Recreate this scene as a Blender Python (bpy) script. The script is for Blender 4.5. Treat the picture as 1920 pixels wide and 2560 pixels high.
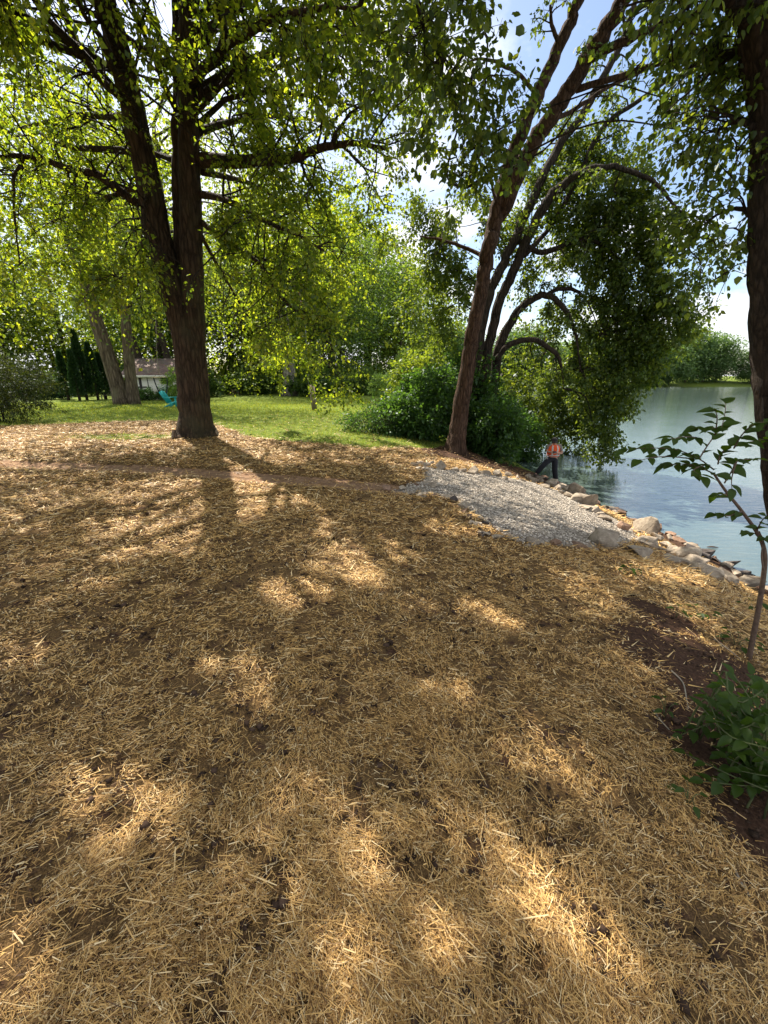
import bpy, bmesh, math
import numpy as np
from mathutils import Vector
R = math.radians
for o in list(bpy.data.objects): bpy.data.objects.remove(o)
SC = bpy.context.scene
COL = SC.collection

# ------------------------------------------------------------------ camera, sky, sun, exposure
F_PX, PITCH, CAM_H = 1050.0, R(18.0), 1.65
cam_d = bpy.data.cameras.new('camera'); cam = bpy.data.objects.new('camera', cam_d); COL.objects.link(cam)
cam_d.sensor_fit = 'VERTICAL'; cam_d.sensor_height = 24.0; cam_d.lens = F_PX / 2560 * 24.0
cam_d.clip_start = 0.05; cam_d.clip_end = 3000
cam.location = (0, 0, CAM_H); cam.rotation_euler = (R(90) - PITCH, 0, 0)
SC.camera = cam

SUN_AZ, SUN_EL = R(30), R(52)           # azimuth is to the left of the view direction
SUN_DIR = Vector((-math.sin(SUN_AZ) * math.cos(SUN_EL), math.cos(SUN_AZ) * math.cos(SUN_EL), math.sin(SUN_EL)))
world = bpy.data.worlds.new('World'); SC.world = world; world.use_nodes = True
wn, wl = world.node_tree.nodes, world.node_tree.links
wn.clear()
def wnode(t, **k):
    n = wn.new(t)
    for a, b in k.items(): setattr(n, a, b)
    return n
w_out = wnode('ShaderNodeOutputWorld'); w_bg = wnode('ShaderNodeBackground'); w_bg.inputs['Strength'].default_value = 0.08
w_sky = wnode('ShaderNodeTexSky'); w_sky.sky_type = 'NISHITA'; w_sky.sun_disc = False
w_sky.sun_elevation = SUN_EL; w_sky.sun_rotation = -SUN_AZ; w_sky.air_density = 1.0; w_sky.dust_density = 1.0; w_sky.ozone_density = 1.0
w_tc = wnode('ShaderNodeTexCoord'); w_sep = wnode('ShaderNodeSeparateXYZ')
wl.new(w_tc.outputs['Generated'], w_sep.inputs[0])
w_add = wnode('ShaderNodeMath', operation='ADD'); w_add.inputs[1].default_value = 0.22
w_max = wnode('ShaderNodeMath', operation='MAXIMUM'); w_max.inputs[1].default_value = 0.05
wl.new(w_sep.outputs['Z'], w_add.inputs[0]); wl.new(w_add.outputs[0], w_max.inputs[0])
w_dx = wnode('ShaderNodeMath', operation='DIVIDE'); w_dy = wnode('ShaderNodeMath', operation='DIVIDE')
wl.new(w_sep.outputs['X'], w_dx.inputs[0]); wl.new(w_max.outputs[0], w_dx.inputs[1])
wl.new(w_sep.outputs['Y'], w_dy.inputs[0]); wl.new(w_max.outputs[0], w_dy.inputs[1])
w_cmb = wnode('ShaderNodeCombineXYZ'); wl.new(w_dx.outputs[0], w_cmb.inputs[0]); wl.new(w_dy.outputs[0], w_cmb.inputs[1])
w_cmb.inputs[2].default_value = 3.7
w_noi = wnode('ShaderNodeTexNoise'); w_noi.inputs['Scale'].default_value = 1.5; w_noi.inputs['Detail'].default_value = 9; w_noi.inputs['Roughness'].default_value = 0.56
wl.new(w_cmb.outputs[0], w_noi.inputs['Vector'])
w_rmp = wnode('ShaderNodeValToRGB'); w_rmp.color_ramp.elements[0].position = 0.44; w_rmp.color_ramp.elements[1].position = 0.57
wl.new(w_noi.outputs['Fac'], w_rmp.inputs[0])
w_mix = wnode('ShaderNodeMix', data_type='RGBA'); w_mix.inputs['B'].default_value = (6.6, 6.7, 7.0, 1)
wl.new(w_rmp.outputs[0], w_mix.inputs['Factor']); wl.new(w_sky.outputs[0], w_mix.inputs['A'])
wl.new(w_mix.outputs['Result'], w_bg.inputs['Color']); wl.new(w_bg.outputs[0], w_out.inputs['Surface'])

sun_d = bpy.data.lights.new('sun', 'SUN'); sun_d.energy = 5.0; sun_d.angle = R(0.5); sun_d.color = (1.0, 0.92, 0.80)
sun = bpy.data.objects.new('sun', sun_d); COL.objects.link(sun); sun.location = (-10, 20, 30)
sun.rotation_euler = (-SUN_DIR).to_track_quat('-Z', 'Y').to_euler()

SC.view_settings.view_transform = 'Standard'; SC.view_settings.look = 'None'
SC.view_settings.gamma = 1.0; SC.view_settings.use_curve_mapping = False
SC.view_settings.exposure = 1.38
SC.render.engine = 'CYCLES'
SC.cycles.max_bounces = 7; SC.cycles.diffuse_bounces = 4; SC.cycles.glossy_bounces = 3; SC.cycles.transmission_bounces = 4
SC.cycles.use_denoising = True

# ------------------------------------------------------------------ helpers: rays, noise, terrain
CP, SP = math.cos(PITCH), math.sin(PITCH)
def ray(px, py):
    u = (px - 960) / F_PX; v = (1280 - py) / F_PX
    return np.array([u, CP + v * SP, -SP + v * CP])
def atY(px, py, Y):
    d = ray(px, py); return np.array([0, 0, CAM_H]) + d * (Y / d[1])
def atZ(px, py, z):
    d = ray(px, py); return np.array([0, 0, CAM_H]) + d * ((z - CAM_H) / d[2])
def hash2(ix, iy, s):
    h = np.sin(ix * 127.1 + iy * 311.7 + s * 74.7) * 43758.5453
    return h - np.floor(h)
def vnoise(x, y, s=0):
    x = np.asarray(x, float); y = np.asarray(y, float)
    ix, iy = np.floor(x), np.floor(y); fx, fy = x - ix, y - iy
    fx = fx * fx * (3 - 2 * fx); fy = fy * fy * (3 - 2 * fy)
    a = hash2(ix, iy, s); b = hash2(ix + 1, iy, s); c = hash2(ix, iy + 1, s); d = hash2(ix + 1, iy + 1, s)
    return (a * (1 - fx) + b * fx) * (1 - fy) + (c * (1 - fx) + d * fx) * fy
def fbm(x, y, s=0, o=4):
    t = 0; a = 0.5; n = 0
    for k in range(o):
        t = t + a * vnoise(x, y, s + k * 13); n += a; a *= 0.5; x = x * 2.03 + 7.1; y = y * 2.03 + 3.3
    return t / n
def sstep(a, b, x):
    t = np.clip((np.asarray(x, float) - a) / (b - a), 0, 1); return t * t * (3 - 2 * t)
def nrm(v):
    v = np.asarray(v, float); return v / (np.linalg.norm(v) + 1e-9)

ZW = -2.0                                                   # water level
_sh = [atZ(*p, ZW) for p in ((1880, 1450), (1660, 1330), (1500, 1262), (1400, 1215))]
SHY = np.array([-40, 0] + [p[1] for p in _sh] + [20, 30, 60, 110, 200, 400])
SHX = np.array([7.6, 7.2] + [p[0] for p in _sh] + [5.8, 5.4, 8, 18, 30, 60])
FAR_Y = 150.0
def terrain(x, y):
    x = np.asarray(x, float); y = np.asarray(y, float)
    d = np.interp(y, SHY, SHX) - x + 0.25 * (fbm(x * 0.7, y * 0.7, 5, 2) - 0.5)
    u = np.maximum(d, 0) / 5.8
    z = ZW - ZW * u / (1 + u ** 4) ** 0.25
    z = np.where(d < 0, np.maximum(ZW + d * 0.35, -3.6), z)
    inl = sstep(0, 6, d)
    z = z - 0.6 * sstep(13, 42, y) * inl
    z = z + inl * (0.10 * (fbm(x * 0.35, y * 0.35, 2, 3) - 0.5)) + 0.035 * (fbm(x * 2.2, y * 2.2, 9, 3) - 0.5)
    far = np.minimum(ZW + (y - FAR_Y - 3 * fbm(x * 0.05, y * 0 + 1, 3, 2)) * 0.12, 0.3)
    return np.maximum(z, np.where(x > 10, far, -9))
def tz(x, y): return float(terrain(x, y))
def G(px, py):
    d = ray(px, py); C = np.array([0, 0, CAM_H]); t = 0.6; prev = t
    while t < 400:
        p = C + d * t
        if p[2] < tz(p[0], p[1]): break
        prev = t; t *= 1.02
    a, b = prev, t
    for _ in range(30):
        m = (a + b) / 2; p = C + d * m
        if p[2] < tz(p[0], p[1]): b = m
        else: a = m
    return C + d * b

# ------------------------------------------------------------------ helpers: objects and meshes
def tag(o, label=None, cat=None, group=None, kind=None):
    if label: o['label'] = label
    if cat: o['category'] = cat
    if group: o['group'] = group
    if kind: o['kind'] = kind
    return o
def empty(name, loc):
    o = bpy.data.objects.new(name, None); COL.objects.link(o); o.location = loc; o.empty_display_size = 0.2
    return o
def link(name, me, mat=None, parent=None):
    o = bpy.data.objects.new(name, me); COL.objects.link(o)
    if mat is not None and not me.materials: me.materials.append(mat)
    if parent is not None:
        o.parent = parent; o.matrix_parent_inverse.translation = -Vector(parent.location)
    return o
def mesh_np(name, V, quads=None, tris=None, smooth=False):
    me = bpy.data.meshes.new(name)
    V = np.asarray(V, np.float32)
    q = np.zeros((0, 4), np.int32) if quads is None else np.asarray(quads, np.int32).reshape(-1, 4)
    t = np.zeros((0, 3), np.int32) if tris is None else np.asarray(tris, np.int32).reshape(-1, 3)
    me.vertices.add(len(V)); me.vertices.foreach_set('co', V.ravel())
    nl = q.size + t.size
    me.loops.add(nl); me.loops.foreach_set('vertex_index', np.concatenate([q.ravel(), t.ravel()]).astype(np.int32))
    me.polygons.add(len(q) + len(t))
    st = np.concatenate([np.arange(len(q)) * 4, q.size + np.arange(len(t)) * 3]).astype(np.int32)
    me.polygons.foreach_set('loop_start', st)
    if smooth: me.polygons.foreach_set('use_smooth', np.ones(len(q) + len(t), bool))
    me.update(calc_edges=True)
    return me
class MB:
    def __init__(s): s.v = []; s.q = []; s.t = []; s.n = 0
    def add(s, V, Q=None, T=None):
        V = np.asarray(V, float).reshape(-1, 3)
        if Q is not None and len(Q): s.q.append(np.asarray(Q, int).reshape(-1, 4) + s.n)
        if T is not None and len(T): s.t.append(np.asarray(T, int).reshape(-1, 3) + s.n)
        s.v.append(V); s.n += len(V)
    def box(s, a, b, ax=None, o=None):
        a = np.array(a, float); b = np.array(b, float)
        V = np.array([[x, y, z] for z in (a[2], b[2]) for y in (a[1], b[1]) for x in (a[0], b[0])])
        if ax is not None: V = V @ np.array(ax) + np.array(o)
        s.add(V, [[0, 2, 3, 1], [4, 5, 7, 6], [0, 1, 5, 4], [2, 6, 7, 3], [0, 4, 6, 2], [1, 3, 7, 5]])
    def bar(s, p, q, w, h, up=(0, 0, 1)):
        p = np.array(p, float); q = np.array(q, float); d = nrm(q - p); sd = nrm(np.cross(d, up)); u = np.cross(sd, d)
        V = [c + sd * a * w / 2 + u * b * h / 2 for c in (p, q) for a, b in ((-1, -1), (1, -1), (1, 1), (-1, 1))]
        s.add(V, [[0, 1, 2, 3], [4, 7, 6, 5], [0, 4, 5, 1], [1, 5, 6, 2], [2, 6, 7, 3], [3, 7, 4, 0]])
    def mesh(s, name, smooth=False):
        return mesh_np(name, np.concatenate(s.v) if s.v else np.zeros((0, 3)), np.concatenate(s.q) if s.q else None, np.concatenate(s.t) if s.t else None, smooth)
    def build(s, name, mat, parent=None, smooth=False):
        return link(name, s.mesh(name, smooth), mat, parent)
def catmull(P, n):
    P = np.asarray(P, float); m = len(P)
    E = np.vstack([2 * P[0] - P[1], P, 2 * P[-1] - P[-2]])
    out = []
    for i in range(m - 1):
        a, b, c, d = E[i], E[i + 1], E[i + 2], E[i + 3]
        for k in range(n):
            t = k / n
            out.append(0.5 * ((2 * b) + (-a + c) * t + (2 * a - 5 * b + 4 * c - d) * t * t + (-a + 3 * b - 3 * c + d) * t ** 3))
    out.append(P[-1]); return np.array(out)
def tube(mb, P, rad, sides=6, rfun=None, cap=True):
    P = np.asarray(P, float); n = len(P); rad = np.broadcast_to(np.asarray(rad, float), (n,))
    T = np.gradient(P, axis=0); T /= np.linalg.norm(T, axis=1)[:, None] + 1e-9
    ref = np.array([1.0, 0, 0]) if abs(T[0][0]) < 0.8 else np.array([0, 1.0, 0])
    a = nrm(ref - T[0] * ref.dot(T[0])); A = np.zeros((n, 3))
    for i in range(n):
        a = a - T[i] * a.dot(T[i]); a = a / (np.linalg.norm(a) + 1e-9); A[i] = a
    B = np.cross(T, A)
    th = np.linspace(0, 2 * math.pi, sides, endpoint=False)
    rr = np.repeat(rad[:, None], sides, 1)
    if rfun is not None: rr = rfun(rr, th[None, :], P)
    V = P[:, None, :] + rr[:, :, None] * (A[:, None, :] * np.cos(th)[None, :, None] + B[:, None, :] * np.sin(th)[None, :, None])
    i = np.arange(n - 1)[:, None]; j = np.arange(sides)[None, :]; j2 = (j + 1) % sides
    Q = np.stack([i * sides + j, i * sides + j2, (i + 1) * sides + j2, (i + 1) * sides + j], -1).reshape(-1, 4)
    V = V.reshape(-1, 3); Tt = None
    if cap:
        V = np.vstack([V, P[-1] + T[-1] * rad[-1] * 0.5, P[0]])
        e = n * sides; b0 = (n - 1) * sides
        Tt = [[b0 + k, b0 + (k + 1) % sides, e] for k in range(sides)] + [[(k + 1) % sides, k, e + 1] for k in range(sides)]
    mb.add(V, Q, Tt)
def furrow(amp, freq, seed):
    def f(rr, th, P):
        z = np.linalg.norm(P - P[0], axis=1)[:, None]
        x = np.cos(th) * freq; y = np.sin(th) * freq
        n = fbm(x + 31 + z * 0.35, y + 17 + z * 0.6, seed, 3) - 0.5
        n2 = fbm(x * 2.5 + z * 0.8, y * 2.5 - z * 1.1, seed + 5, 2) - 0.5
        return rr * (1 + amp * n * 1.6 + amp * n2)
    return f

# ------------------------------------------------------------------ gaps in the canopy: where sun reaches the ground (photo px, px radii)
SPOTS = [(156, 1404, 95, 22), (52, 1479, 60, 22), (185, 1470, 85, 26), (376, 1331, 125, 34), (347, 1233, 95, 22), (567, 1210, 105, 24), (492, 1360, 70, 22), (723, 1470, 75, 40), (550, 1673, 60, 40), (35, 1644, 60, 30), (746, 1233, 30, 10),
         (567, 1271, 90, 18), (70, 1158, 150, 12), (830, 1146, 100, 12), (903, 1406, 55, 32), (600, 1755, 60, 38), (1108, 1738, 58, 38), (235, 1955, 100, 60), (330, 2040, 110, 65), (790, 2025, 110, 45), (915, 2110, 105, 60), (650, 2200, 100, 60),
         (60, 2390, 100, 75), (1365, 1888, 75, 42), (1205, 2105, 75, 36), (1350, 2260, 120, 75), (1100, 2385, 65, 32), (1510, 2375, 80, 40), (1640, 1440, 80, 16), (1720, 1560, 70, 20), (1790, 1610, 60, 18), (1000, 1360, 60, 16), (1040, 1180, 50, 10), (1160, 1520, 55, 20),
         (120, 1250, 90, 20), (60, 1320, 60, 14), (230, 1120, 130, 14), (60, 1095, 120, 12), (420, 1110, 90, 10), (1180, 1240, 90, 9), (1290, 1262, 110, 9), (1350, 1310, 110, 9), (1150, 1205, 90, 7), (1430, 1255, 60, 9), (960, 1155, 60, 8), (700, 1140, 80, 8), (850, 1300, 50, 12), (1120, 1330, 40, 10), (80, 1200, 110, 14), (1010, 1515, 35, 14), (1250, 1560, 50, 18), (420, 1480, 40, 12), (380, 2300, 60, 40), (820, 2440, 80, 50), (1480, 1990, 50, 30)]
_sp = []
for a_, b_, c_, d_ in SPOTS:
    p0 = G(a_, b_); e1 = G(a_ + c_, b_) - p0; e2 = G(a_, b_ - d_) - p0; k_, m_ = (1.45, .06) if p0[1] > 3.5 else (1.0, .04); e1 = e1 * (k_ + m_ / np.linalg.norm(e1)); e2 = e2 * (k_ + m_ / np.linalg.norm(e2))
    _sp.append((p0[0], p0[1], *np.linalg.inv(np.array([[e1[0], e2[0]], [e1[1], e2[1]]])).ravel()))
_sp = np.array(_sp); _sd = np.array(SUN_DIR)
def _lit(q):
    am = np.clip(0.05 * np.hypot(q[:, 0], q[:, 1]), 0.03, 0.45);
    wx = q[:, 0] + am * (fbm(q[:, 0] * 2.3, q[:, 1] * 2.3, 61, 2) - .5) * 2; wy = q[:, 1] + am * (fbm(q[:, 0] * 2.3 + 9, q[:, 1] * 2.3, 62, 2) - .5) * 2
    m = np.zeros(len(q), bool)
    for a in _sp: dx = wx - a[0]; dy = wy - a[1]; m |= (a[2] * dx + a[3] * dy) ** 2 + (a[4] * dx + a[5] * dy) ** 2 < 1.0
    n = ((fbm(q[:, 0] * 0.8, q[:, 1] * 0.8, 63, 3) > 0.60) & (q[:, 1] > 7)) | ((fbm(q[:, 0] * 1.5, q[:, 1] * 1.5, 64, 3) > 0.63) & (q[:, 1] > 2.5))
    return m | n
_lx, _ly = np.meshgrid(np.arange(-16, 10, .05), np.arange(-3, 20, .05)); _LM = _lit(np.stack([_lx.ravel(), _ly.ravel()], -1)).reshape(_lx.shape)
def sunlit(p):
    p = np.atleast_2d(p); q = p[:, :2] - _sd[:2] * ((p[:, 2] + 0.15) / _sd[2])[:, None]
    q = p[:, :2] - _sd[:2] * ((p[:, 2] - np.maximum(terrain(q[:, 0], q[:, 1]), -1.2)) / _sd[2])[:, None]
    i = ((q[:, 0] + 16) / .05).astype(int); j = ((q[:, 1] + 3) / .05).astype(int)
    ok = (i >= 0) & (j >= 0) & (i < _LM.shape[1]) & (j < _LM.shape[0]) & (p[:, 2] > 1.5)
    return ok & _LM[np.clip(j, 0, _LM.shape[0] - 1), np.clip(i, 0, _LM.shape[1] - 1)]
# ------------------------------------------------------------------ leaves
RH = (np.array([[0, 0, 0], [0.45, 0.5, 0.12], [1, 0, -0.05], [0.45, -0.5, 0.12]]), np.array([[0, 3, 2, 1]]))
OV = (np.array([[0, 0, 0], [0.28, 0.46, 0.10], [0.66, 0.36, 0.06], [1, 0, -0.14], [0.66, -0.36, 0.06], [0.28, -0.46, 0.10]]), np.array([[0, 3, 2, 1], [0, 5, 4, 3]]))
LB = (np.array([[0, 0, 0], [0.25, 0.20, .05], [0.35, 0.55, 0.10], [0.62, 0.22, .03], [1, 0, -0.08], [0.62, -0.22, .03], [0.35, -0.55, 0.10], [0.25, -0.20, .05]]),
      np.array([[0, 3, 2, 1], [0, 7, 6, 5], [0, 5, 4, 3]]))
class Leaves:
    def __init__(s, rng, gaps=False): s.gaps = gaps; s.bole = None; s.p = []; s.d = []; s.n = []; s.s = []; s.w = []; s.rng = rng
    def add(s, p, d, n, size, wid):
        k = len(p); s.p.append(p); s.d.append(d); s.n.append(n)
        s.s.append(np.broadcast_to(size, (k,))); s.w.append(np.broadcast_to(wid, (k,)))
    def count(s): return sum(len(a) for a in s.p)
    def mesh(s, name, tmpl=RH):
        p = np.concatenate(s.p); d = np.concatenate(s.d); n = np.concatenate(s.n); L = np.concatenate(s.s); W = np.concatenate(s.w)
        if s.bole is not None:                                   # the stems stay bare low down
            dm = np.full(len(p), 9.0)
            for q in s.bole: dm = np.minimum(dm, np.hypot(p[:, 0] - np.interp(p[:, 2], q[:, 2], q[:, 0]), p[:, 1] - np.interp(p[:, 2], q[:, 2], q[:, 1])))
            kp = (p[:, 2] > 9.5) | (dm > 1.5) | (s.rng.random(len(p)) < 0.12); p, d, n, L, W = p[kp], d[kp], n[kp], L[kp], W[kp]
        if s.gaps:
            kp = ~((sunlit(p) & ((p[:, 2] > 8.5) | (s.rng.random(len(p)) < .6))) | ((p[:, 2] > 8.5) & sunlit(p + d / (np.linalg.norm(d, axis=1)[:, None] + 1e-9) * L[:, None]))) | (s.rng.random(len(p)) < 0.01); p, d, n, L, W = p[kp], d[kp], n[kp], L[kp], W[kp]
        d = d / (np.linalg.norm(d, axis=1)[:, None] + 1e-9)
        sd = np.cross(n, d); sd /= np.linalg.norm(sd, axis=1)[:, None] + 1e-9
        n = np.cross(d, sd)
        t, f = tmpl; k = len(t)
        V = (p[:, None, :] + (t[None, :, 0] * L[:, None])[:, :, None] * d[:, None, :] + (t[None, :, 1] * W[:, None])[:, :, None] * sd[:, None, :]
             + (t[None, :, 2] * W[:, None])[:, :, None] * n[:, None, :])
        Fc = (np.arange(len(p))[:, None, None] * k + f[None]).reshape(-1, 4)
        return mesh_np(name, V.reshape(-1, 3), Fc)
    def build(s, name, mat, parent, tmpl=RH):
        return tag(link(name, s.mesh(name, tmpl), mat, parent), kind='stuff')
def twig_leaves(L, P, n, size, aspect=0.62, droop=0.4, spread=0.06):
    rng = L.rng; m = len(P)
    t = rng.random(n) ** 0.8 * (m - 1.001); i = t.astype(int); f = (t - i)[:, None]
    p = P[i] * (1 - f) + P[i + 1] * f
    tang = P[i + 1] - P[i]; tang /= np.linalg.norm(tang, axis=1)[:, None] + 1e-9
    rnd = rng.normal(size=(n, 3))
    d = tang * 0.5 + rnd * 0.55; d[:, 2] -= droop
    p = p + rnd * spread
    nn = rng.normal(size=(n, 3)) * 0.55; nn[:, 2] += 0.9
    sz = size * np.clip(rng.lognormal(-0.05, 0.3, n), .45, 1.6)
    L.add(p, d, nn, sz, sz * aspect)
def wander(rng, p, d, length, n, jit, grav):
    P = [np.array(p, float)]; d = nrm(d)
    for k in range(n):
        d = nrm(d + rng.normal(size=3) * jit + np.array([0, 0, grav])); P.append(P[-1] + d * length / n)
    return np.array(P)
def grow(mb, L, rng, p, d, length, r, level, prm):
    """level 1: branch that carries twigs, level 0: leafy twig"""
    n = 6 if level else 4
    P = wander(rng, p, d, length, n, prm['jit'], prm['grav'])
    if L.gaps:
        high = P[:, 2].mean() > 8.5
        if (high and sunlit(P).mean() > (0.2 if level == 0 else 0.34)) or (not high and level == 0 and rng.random() < .6 and sunlit(P[2])[0]): return
    if level: tube(mb, P, np.linspace(r, max(r * 0.3, 0.002), n + 1), 5 if level > 1 else 4, cap=False)
    else: tube(mb, P[::2], np.linspace(r, max(r * 0.3, 0.002), 3), 3, cap=False)
    if level == 0:
        twig_leaves(L, P, prm['leaves'], prm['size'], prm.get('aspect', 0.62), prm['droop'], prm.get('spread', 0.06)); return
    kids = prm['kids'][level - 1]
    for k in range(kids):
        t = (k + rng.random()) / kids * 0.85 + 0.15; i = min(int(t * n), n - 1); q = P[i] + (P[i + 1] - P[i]) * (t * n - i)
        tg = nrm(P[i + 1] - P[i]); sd = rng.normal(size=3); sd[2] *= 0.5; sd = nrm(sd - tg * sd.dot(tg))
        grow(mb, L, rng, q, tg * 0.55 + sd * 0.9, length * rng.uniform(0.35, 0.6) * (1.1 - 0.5 * t), r * 0.45, level - 1, prm)
    if level == 1: twig_leaves(L, P[3:], prm['leaves'] // 2, prm['size'], prm.get('aspect', 0.62), prm['droop'], prm.get('spread', 0.06))
def clothe(mb, L, rng, P, rad, n, length, prm, t0=0.25, level=1, upbias=0.0):
    """hang branches on a limb P"""
    m = len(P) - 1
    for k in range(n):
        t = t0 + (1 - t0) * (k + rng.random()) / n; i = min(int(t * m), m - 1); q = P[i] + (P[i + 1] - P[i]) * (t * m - i)
        tg = nrm(P[i + 1] - P[i]); sd = rng.normal(size=3); sd[2] = sd[2] * 0.6 + upbias; sd = nrm(sd - tg * sd.dot(tg))
        rr = float(np.interp(t, np.linspace(0, 1, m + 1), np.broadcast_to(rad, (m + 1,))))
        grow(mb, L, rng, q, tg * 0.5 + sd, length * rng.uniform(0.6, 1.3), min(rr * 0.45, 0.03), level, prm)
def blob(mb, L, rng, c, rad, n, prm, limbs=None, length=0.8):
    """leaf mass: a branch from the nearest limb point to the centre, sprays filling the ellipsoid"""
    c = np.array(c, float); rad = np.broadcast_to(np.asarray(rad, float), (3,))
    if limbs is not None:
        dd = np.linalg.norm(limbs - c, axis=1) + np.maximum(0, limbs[:, 2] - c[2]) * 0.3
        q = limbs[np.argmin(dd)]
        D = np.linalg.norm(c - q); m1 = q + (c - q) * .33 + np.array([0, 0, 0.14 * D]) + rng.normal(size=3) * 0.07 * D; m2 = q + (c - q) * .7 + np.array([0, 0, 0.08 * D]) + rng.normal(size=3) * 0.06 * D
        P = catmull([q, m1, m2, c], 4)
        if not (L.gaps and c[2] > 6 and sunlit(P).mean() > .25): tube(mb, P, np.linspace(min(.008 + .008 * D, .03), 0.007, len(P)), 4, cap=False)
    for k in range(n):
        v = nrm(rng.normal(size=3)); s = c + v * rad * rng.random() ** 0.5 * 0.9
        if k % 3 == 0 and not (L.gaps and sunlit((c + s) / 2)[0]):
            P = catmull([c, (c + s) / 2 + rng.normal(size=3) * 0.05, s], 2); tube(mb, P, np.linspace(0.011, 0.005, len(P)), 3, cap=False)
        grow(mb, L, rng, s, v * np.array([1, 1, 0.5]) + rng.normal(size=3) * 0.4, length * rng.uniform(0.6, 1.2), 0.006, 0, prm)

# ------------------------------------------------------------------ materials
def mat(name):
    m = bpy.data.materials.new(name); m.use_nodes = True; m.node_tree.nodes.clear(); return m, m.node_tree.nodes, m.node_tree.links
def node(N, t, ins=None, **k):
    n = N.new(t)
    for a, b in k.items(): setattr(n, a, b)
    for a, b in (ins or {}).items(): n.inputs[a].default_value = b
    return n
def ramp(N, stops):
    n = N.new('ShaderNodeValToRGB'); e = n.color_ramp.elements
    while len(e) < len(stops): e.new(0.5)
    for x, (p, c) in zip(e, stops): x.position = p; x.color = (*c, 1) if len(c) == 3 else c
    return n
def leaf_mat(name, cols, trans, tfac=0.45, gloss=0.025):
    m, N, Lk = mat(name)
    g = node(N, 'ShaderNodeNewGeometry'); r = ramp(N, [(i / (len(cols) - 1), c) for i, c in enumerate(cols)])
    Lk.new(g.outputs['Random Per Island'], r.inputs[0])
    d = node(N, 'ShaderNodeBsdfDiffuse'); Lk.new(r.outputs[0], d.inputs[0])
    t = node(N, 'ShaderNodeBsdfTranslucent')
    mx = node(N, 'ShaderNodeMix', data_type='RGBA', blend_type='MULTIPLY'); mx.inputs['Factor'].default_value = 1
    hs = node(N, 'ShaderNodeHueSaturation'); hs.inputs['Value'].default_value = trans[3]; Lk.new(r.outputs[0], hs.inputs['Color'])
    Lk.new(hs.outputs[0], mx.inputs['A']); mx.inputs['B'].default_value = (trans[0], trans[1], trans[2], 1)
    Lk.new(mx.outputs['Result'], t.inputs[0])
    a = node(N, 'ShaderNodeMixShader'); a.inputs[0].default_value = tfac; Lk.new(d.outputs[0], a.inputs[1]); Lk.new(t.outputs[0], a.inputs[2])
    gl = node(N, 'ShaderNodeBsdfGlossy'); gl.inputs['Roughness'].default_value = 0.45; gl.inputs['Color'].default_value = (0.8, 0.85, 0.9, 1)
    b = node(N, 'ShaderNodeMixShader'); b.inputs[0].default_value = gloss; Lk.new(a.outputs[0], b.inputs[1]); Lk.new(gl.outputs[0], b.inputs[2])
    o = node(N, 'ShaderNodeOutputMaterial'); Lk.new(b.outputs[0], o.inputs[0]); return m
def bark_mat(name, dark, light, scale=9.0, stretch=0.16, bump=0.9, extra=None):
    m, N, Lk = mat(name)
    tc = node(N, 'ShaderNodeTexCoord'); mp = node(N, 'ShaderNodeMapping'); mp.inputs['Scale'].default_value = (1, 1, stretch)
    Lk.new(tc.outputs['Object'], mp.inputs[0])
    n1 = node(N, 'ShaderNodeTexNoise', {'Scale': scale, 'Detail': 8, 'Roughness': 0.65}); Lk.new(mp.outputs[0], n1.inputs['Vector'])
    vo = node(N, 'ShaderNodeTexVoronoi', {'Scale': scale * 1.6}); vo.feature = 'DISTANCE_TO_EDGE'
    mp2 = node(N, 'ShaderNodeMix', data_type='VECTOR'); mp2.inputs['Factor'].default_value = 0.12
    Lk.new(mp.outputs[0], mp2.inputs['A']); Lk.new(n1.outputs['Color'], mp2.inputs['B']); Lk.new(mp2.outputs['Result'], vo.inputs['Vector'])
    n2 = node(N, 'ShaderNodeTexNoise', {'Scale': 1.1, 'Detail': 3}); Lk.new(tc.outputs['Object'], n2.inputs['Vector'])
    ad = node(N, 'ShaderNodeMath', operation='MULTIPLY_ADD'); ad.inputs[1].default_value = 1.1; Lk.new(vo.outputs['Distance'], ad.inputs[0]); 
    sc = node(N, 'ShaderNodeMath', operation='MULTIPLY'); sc.inputs[1].default_value = 0.75; Lk.new(n1.outputs['Fac'], sc.inputs[0]); Lk.new(sc.outputs[0], ad.inputs[2])
    r = ramp(N, [(0.30, dark), (0.72, light)]); Lk.new(ad.outputs[0], r.inputs[0])
    mx = node(N, 'ShaderNodeMix', data_type='RGBA', blend_type='MIX'); Lk.new(r.outputs[0], mx.inputs['A'])
    mx.inputs['B'].default_value = (*(extra or light), 1)
    rr = ramp(N, [(0.5, (0, 0, 0)), (0.7, (0.6, 0.6, 0.6))]); Lk.new(n2.outputs['Fac'], rr.inputs[0]); Lk.new(rr.outputs[0], mx.inputs['Factor'])
    bp = node(N, 'ShaderNodeBump', {'Strength': bump, 'Distance': 0.11}); Lk.new(ad.outputs[0], bp.inputs['Height'])
    p = node(N, 'ShaderNodeBsdfPrincipled', {'Roughness': 0.92}); p.inputs['Specular IOR Level'].default_value = 0.15
    Lk.new(mx.outputs['Result'], p.inputs['Base Color']); Lk.new(bp.outputs[0], p.inputs['Normal'])
    o = node(N, 'ShaderNodeOutputMaterial'); Lk.new(p.outputs[0], o.inputs[0]); return m
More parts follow.
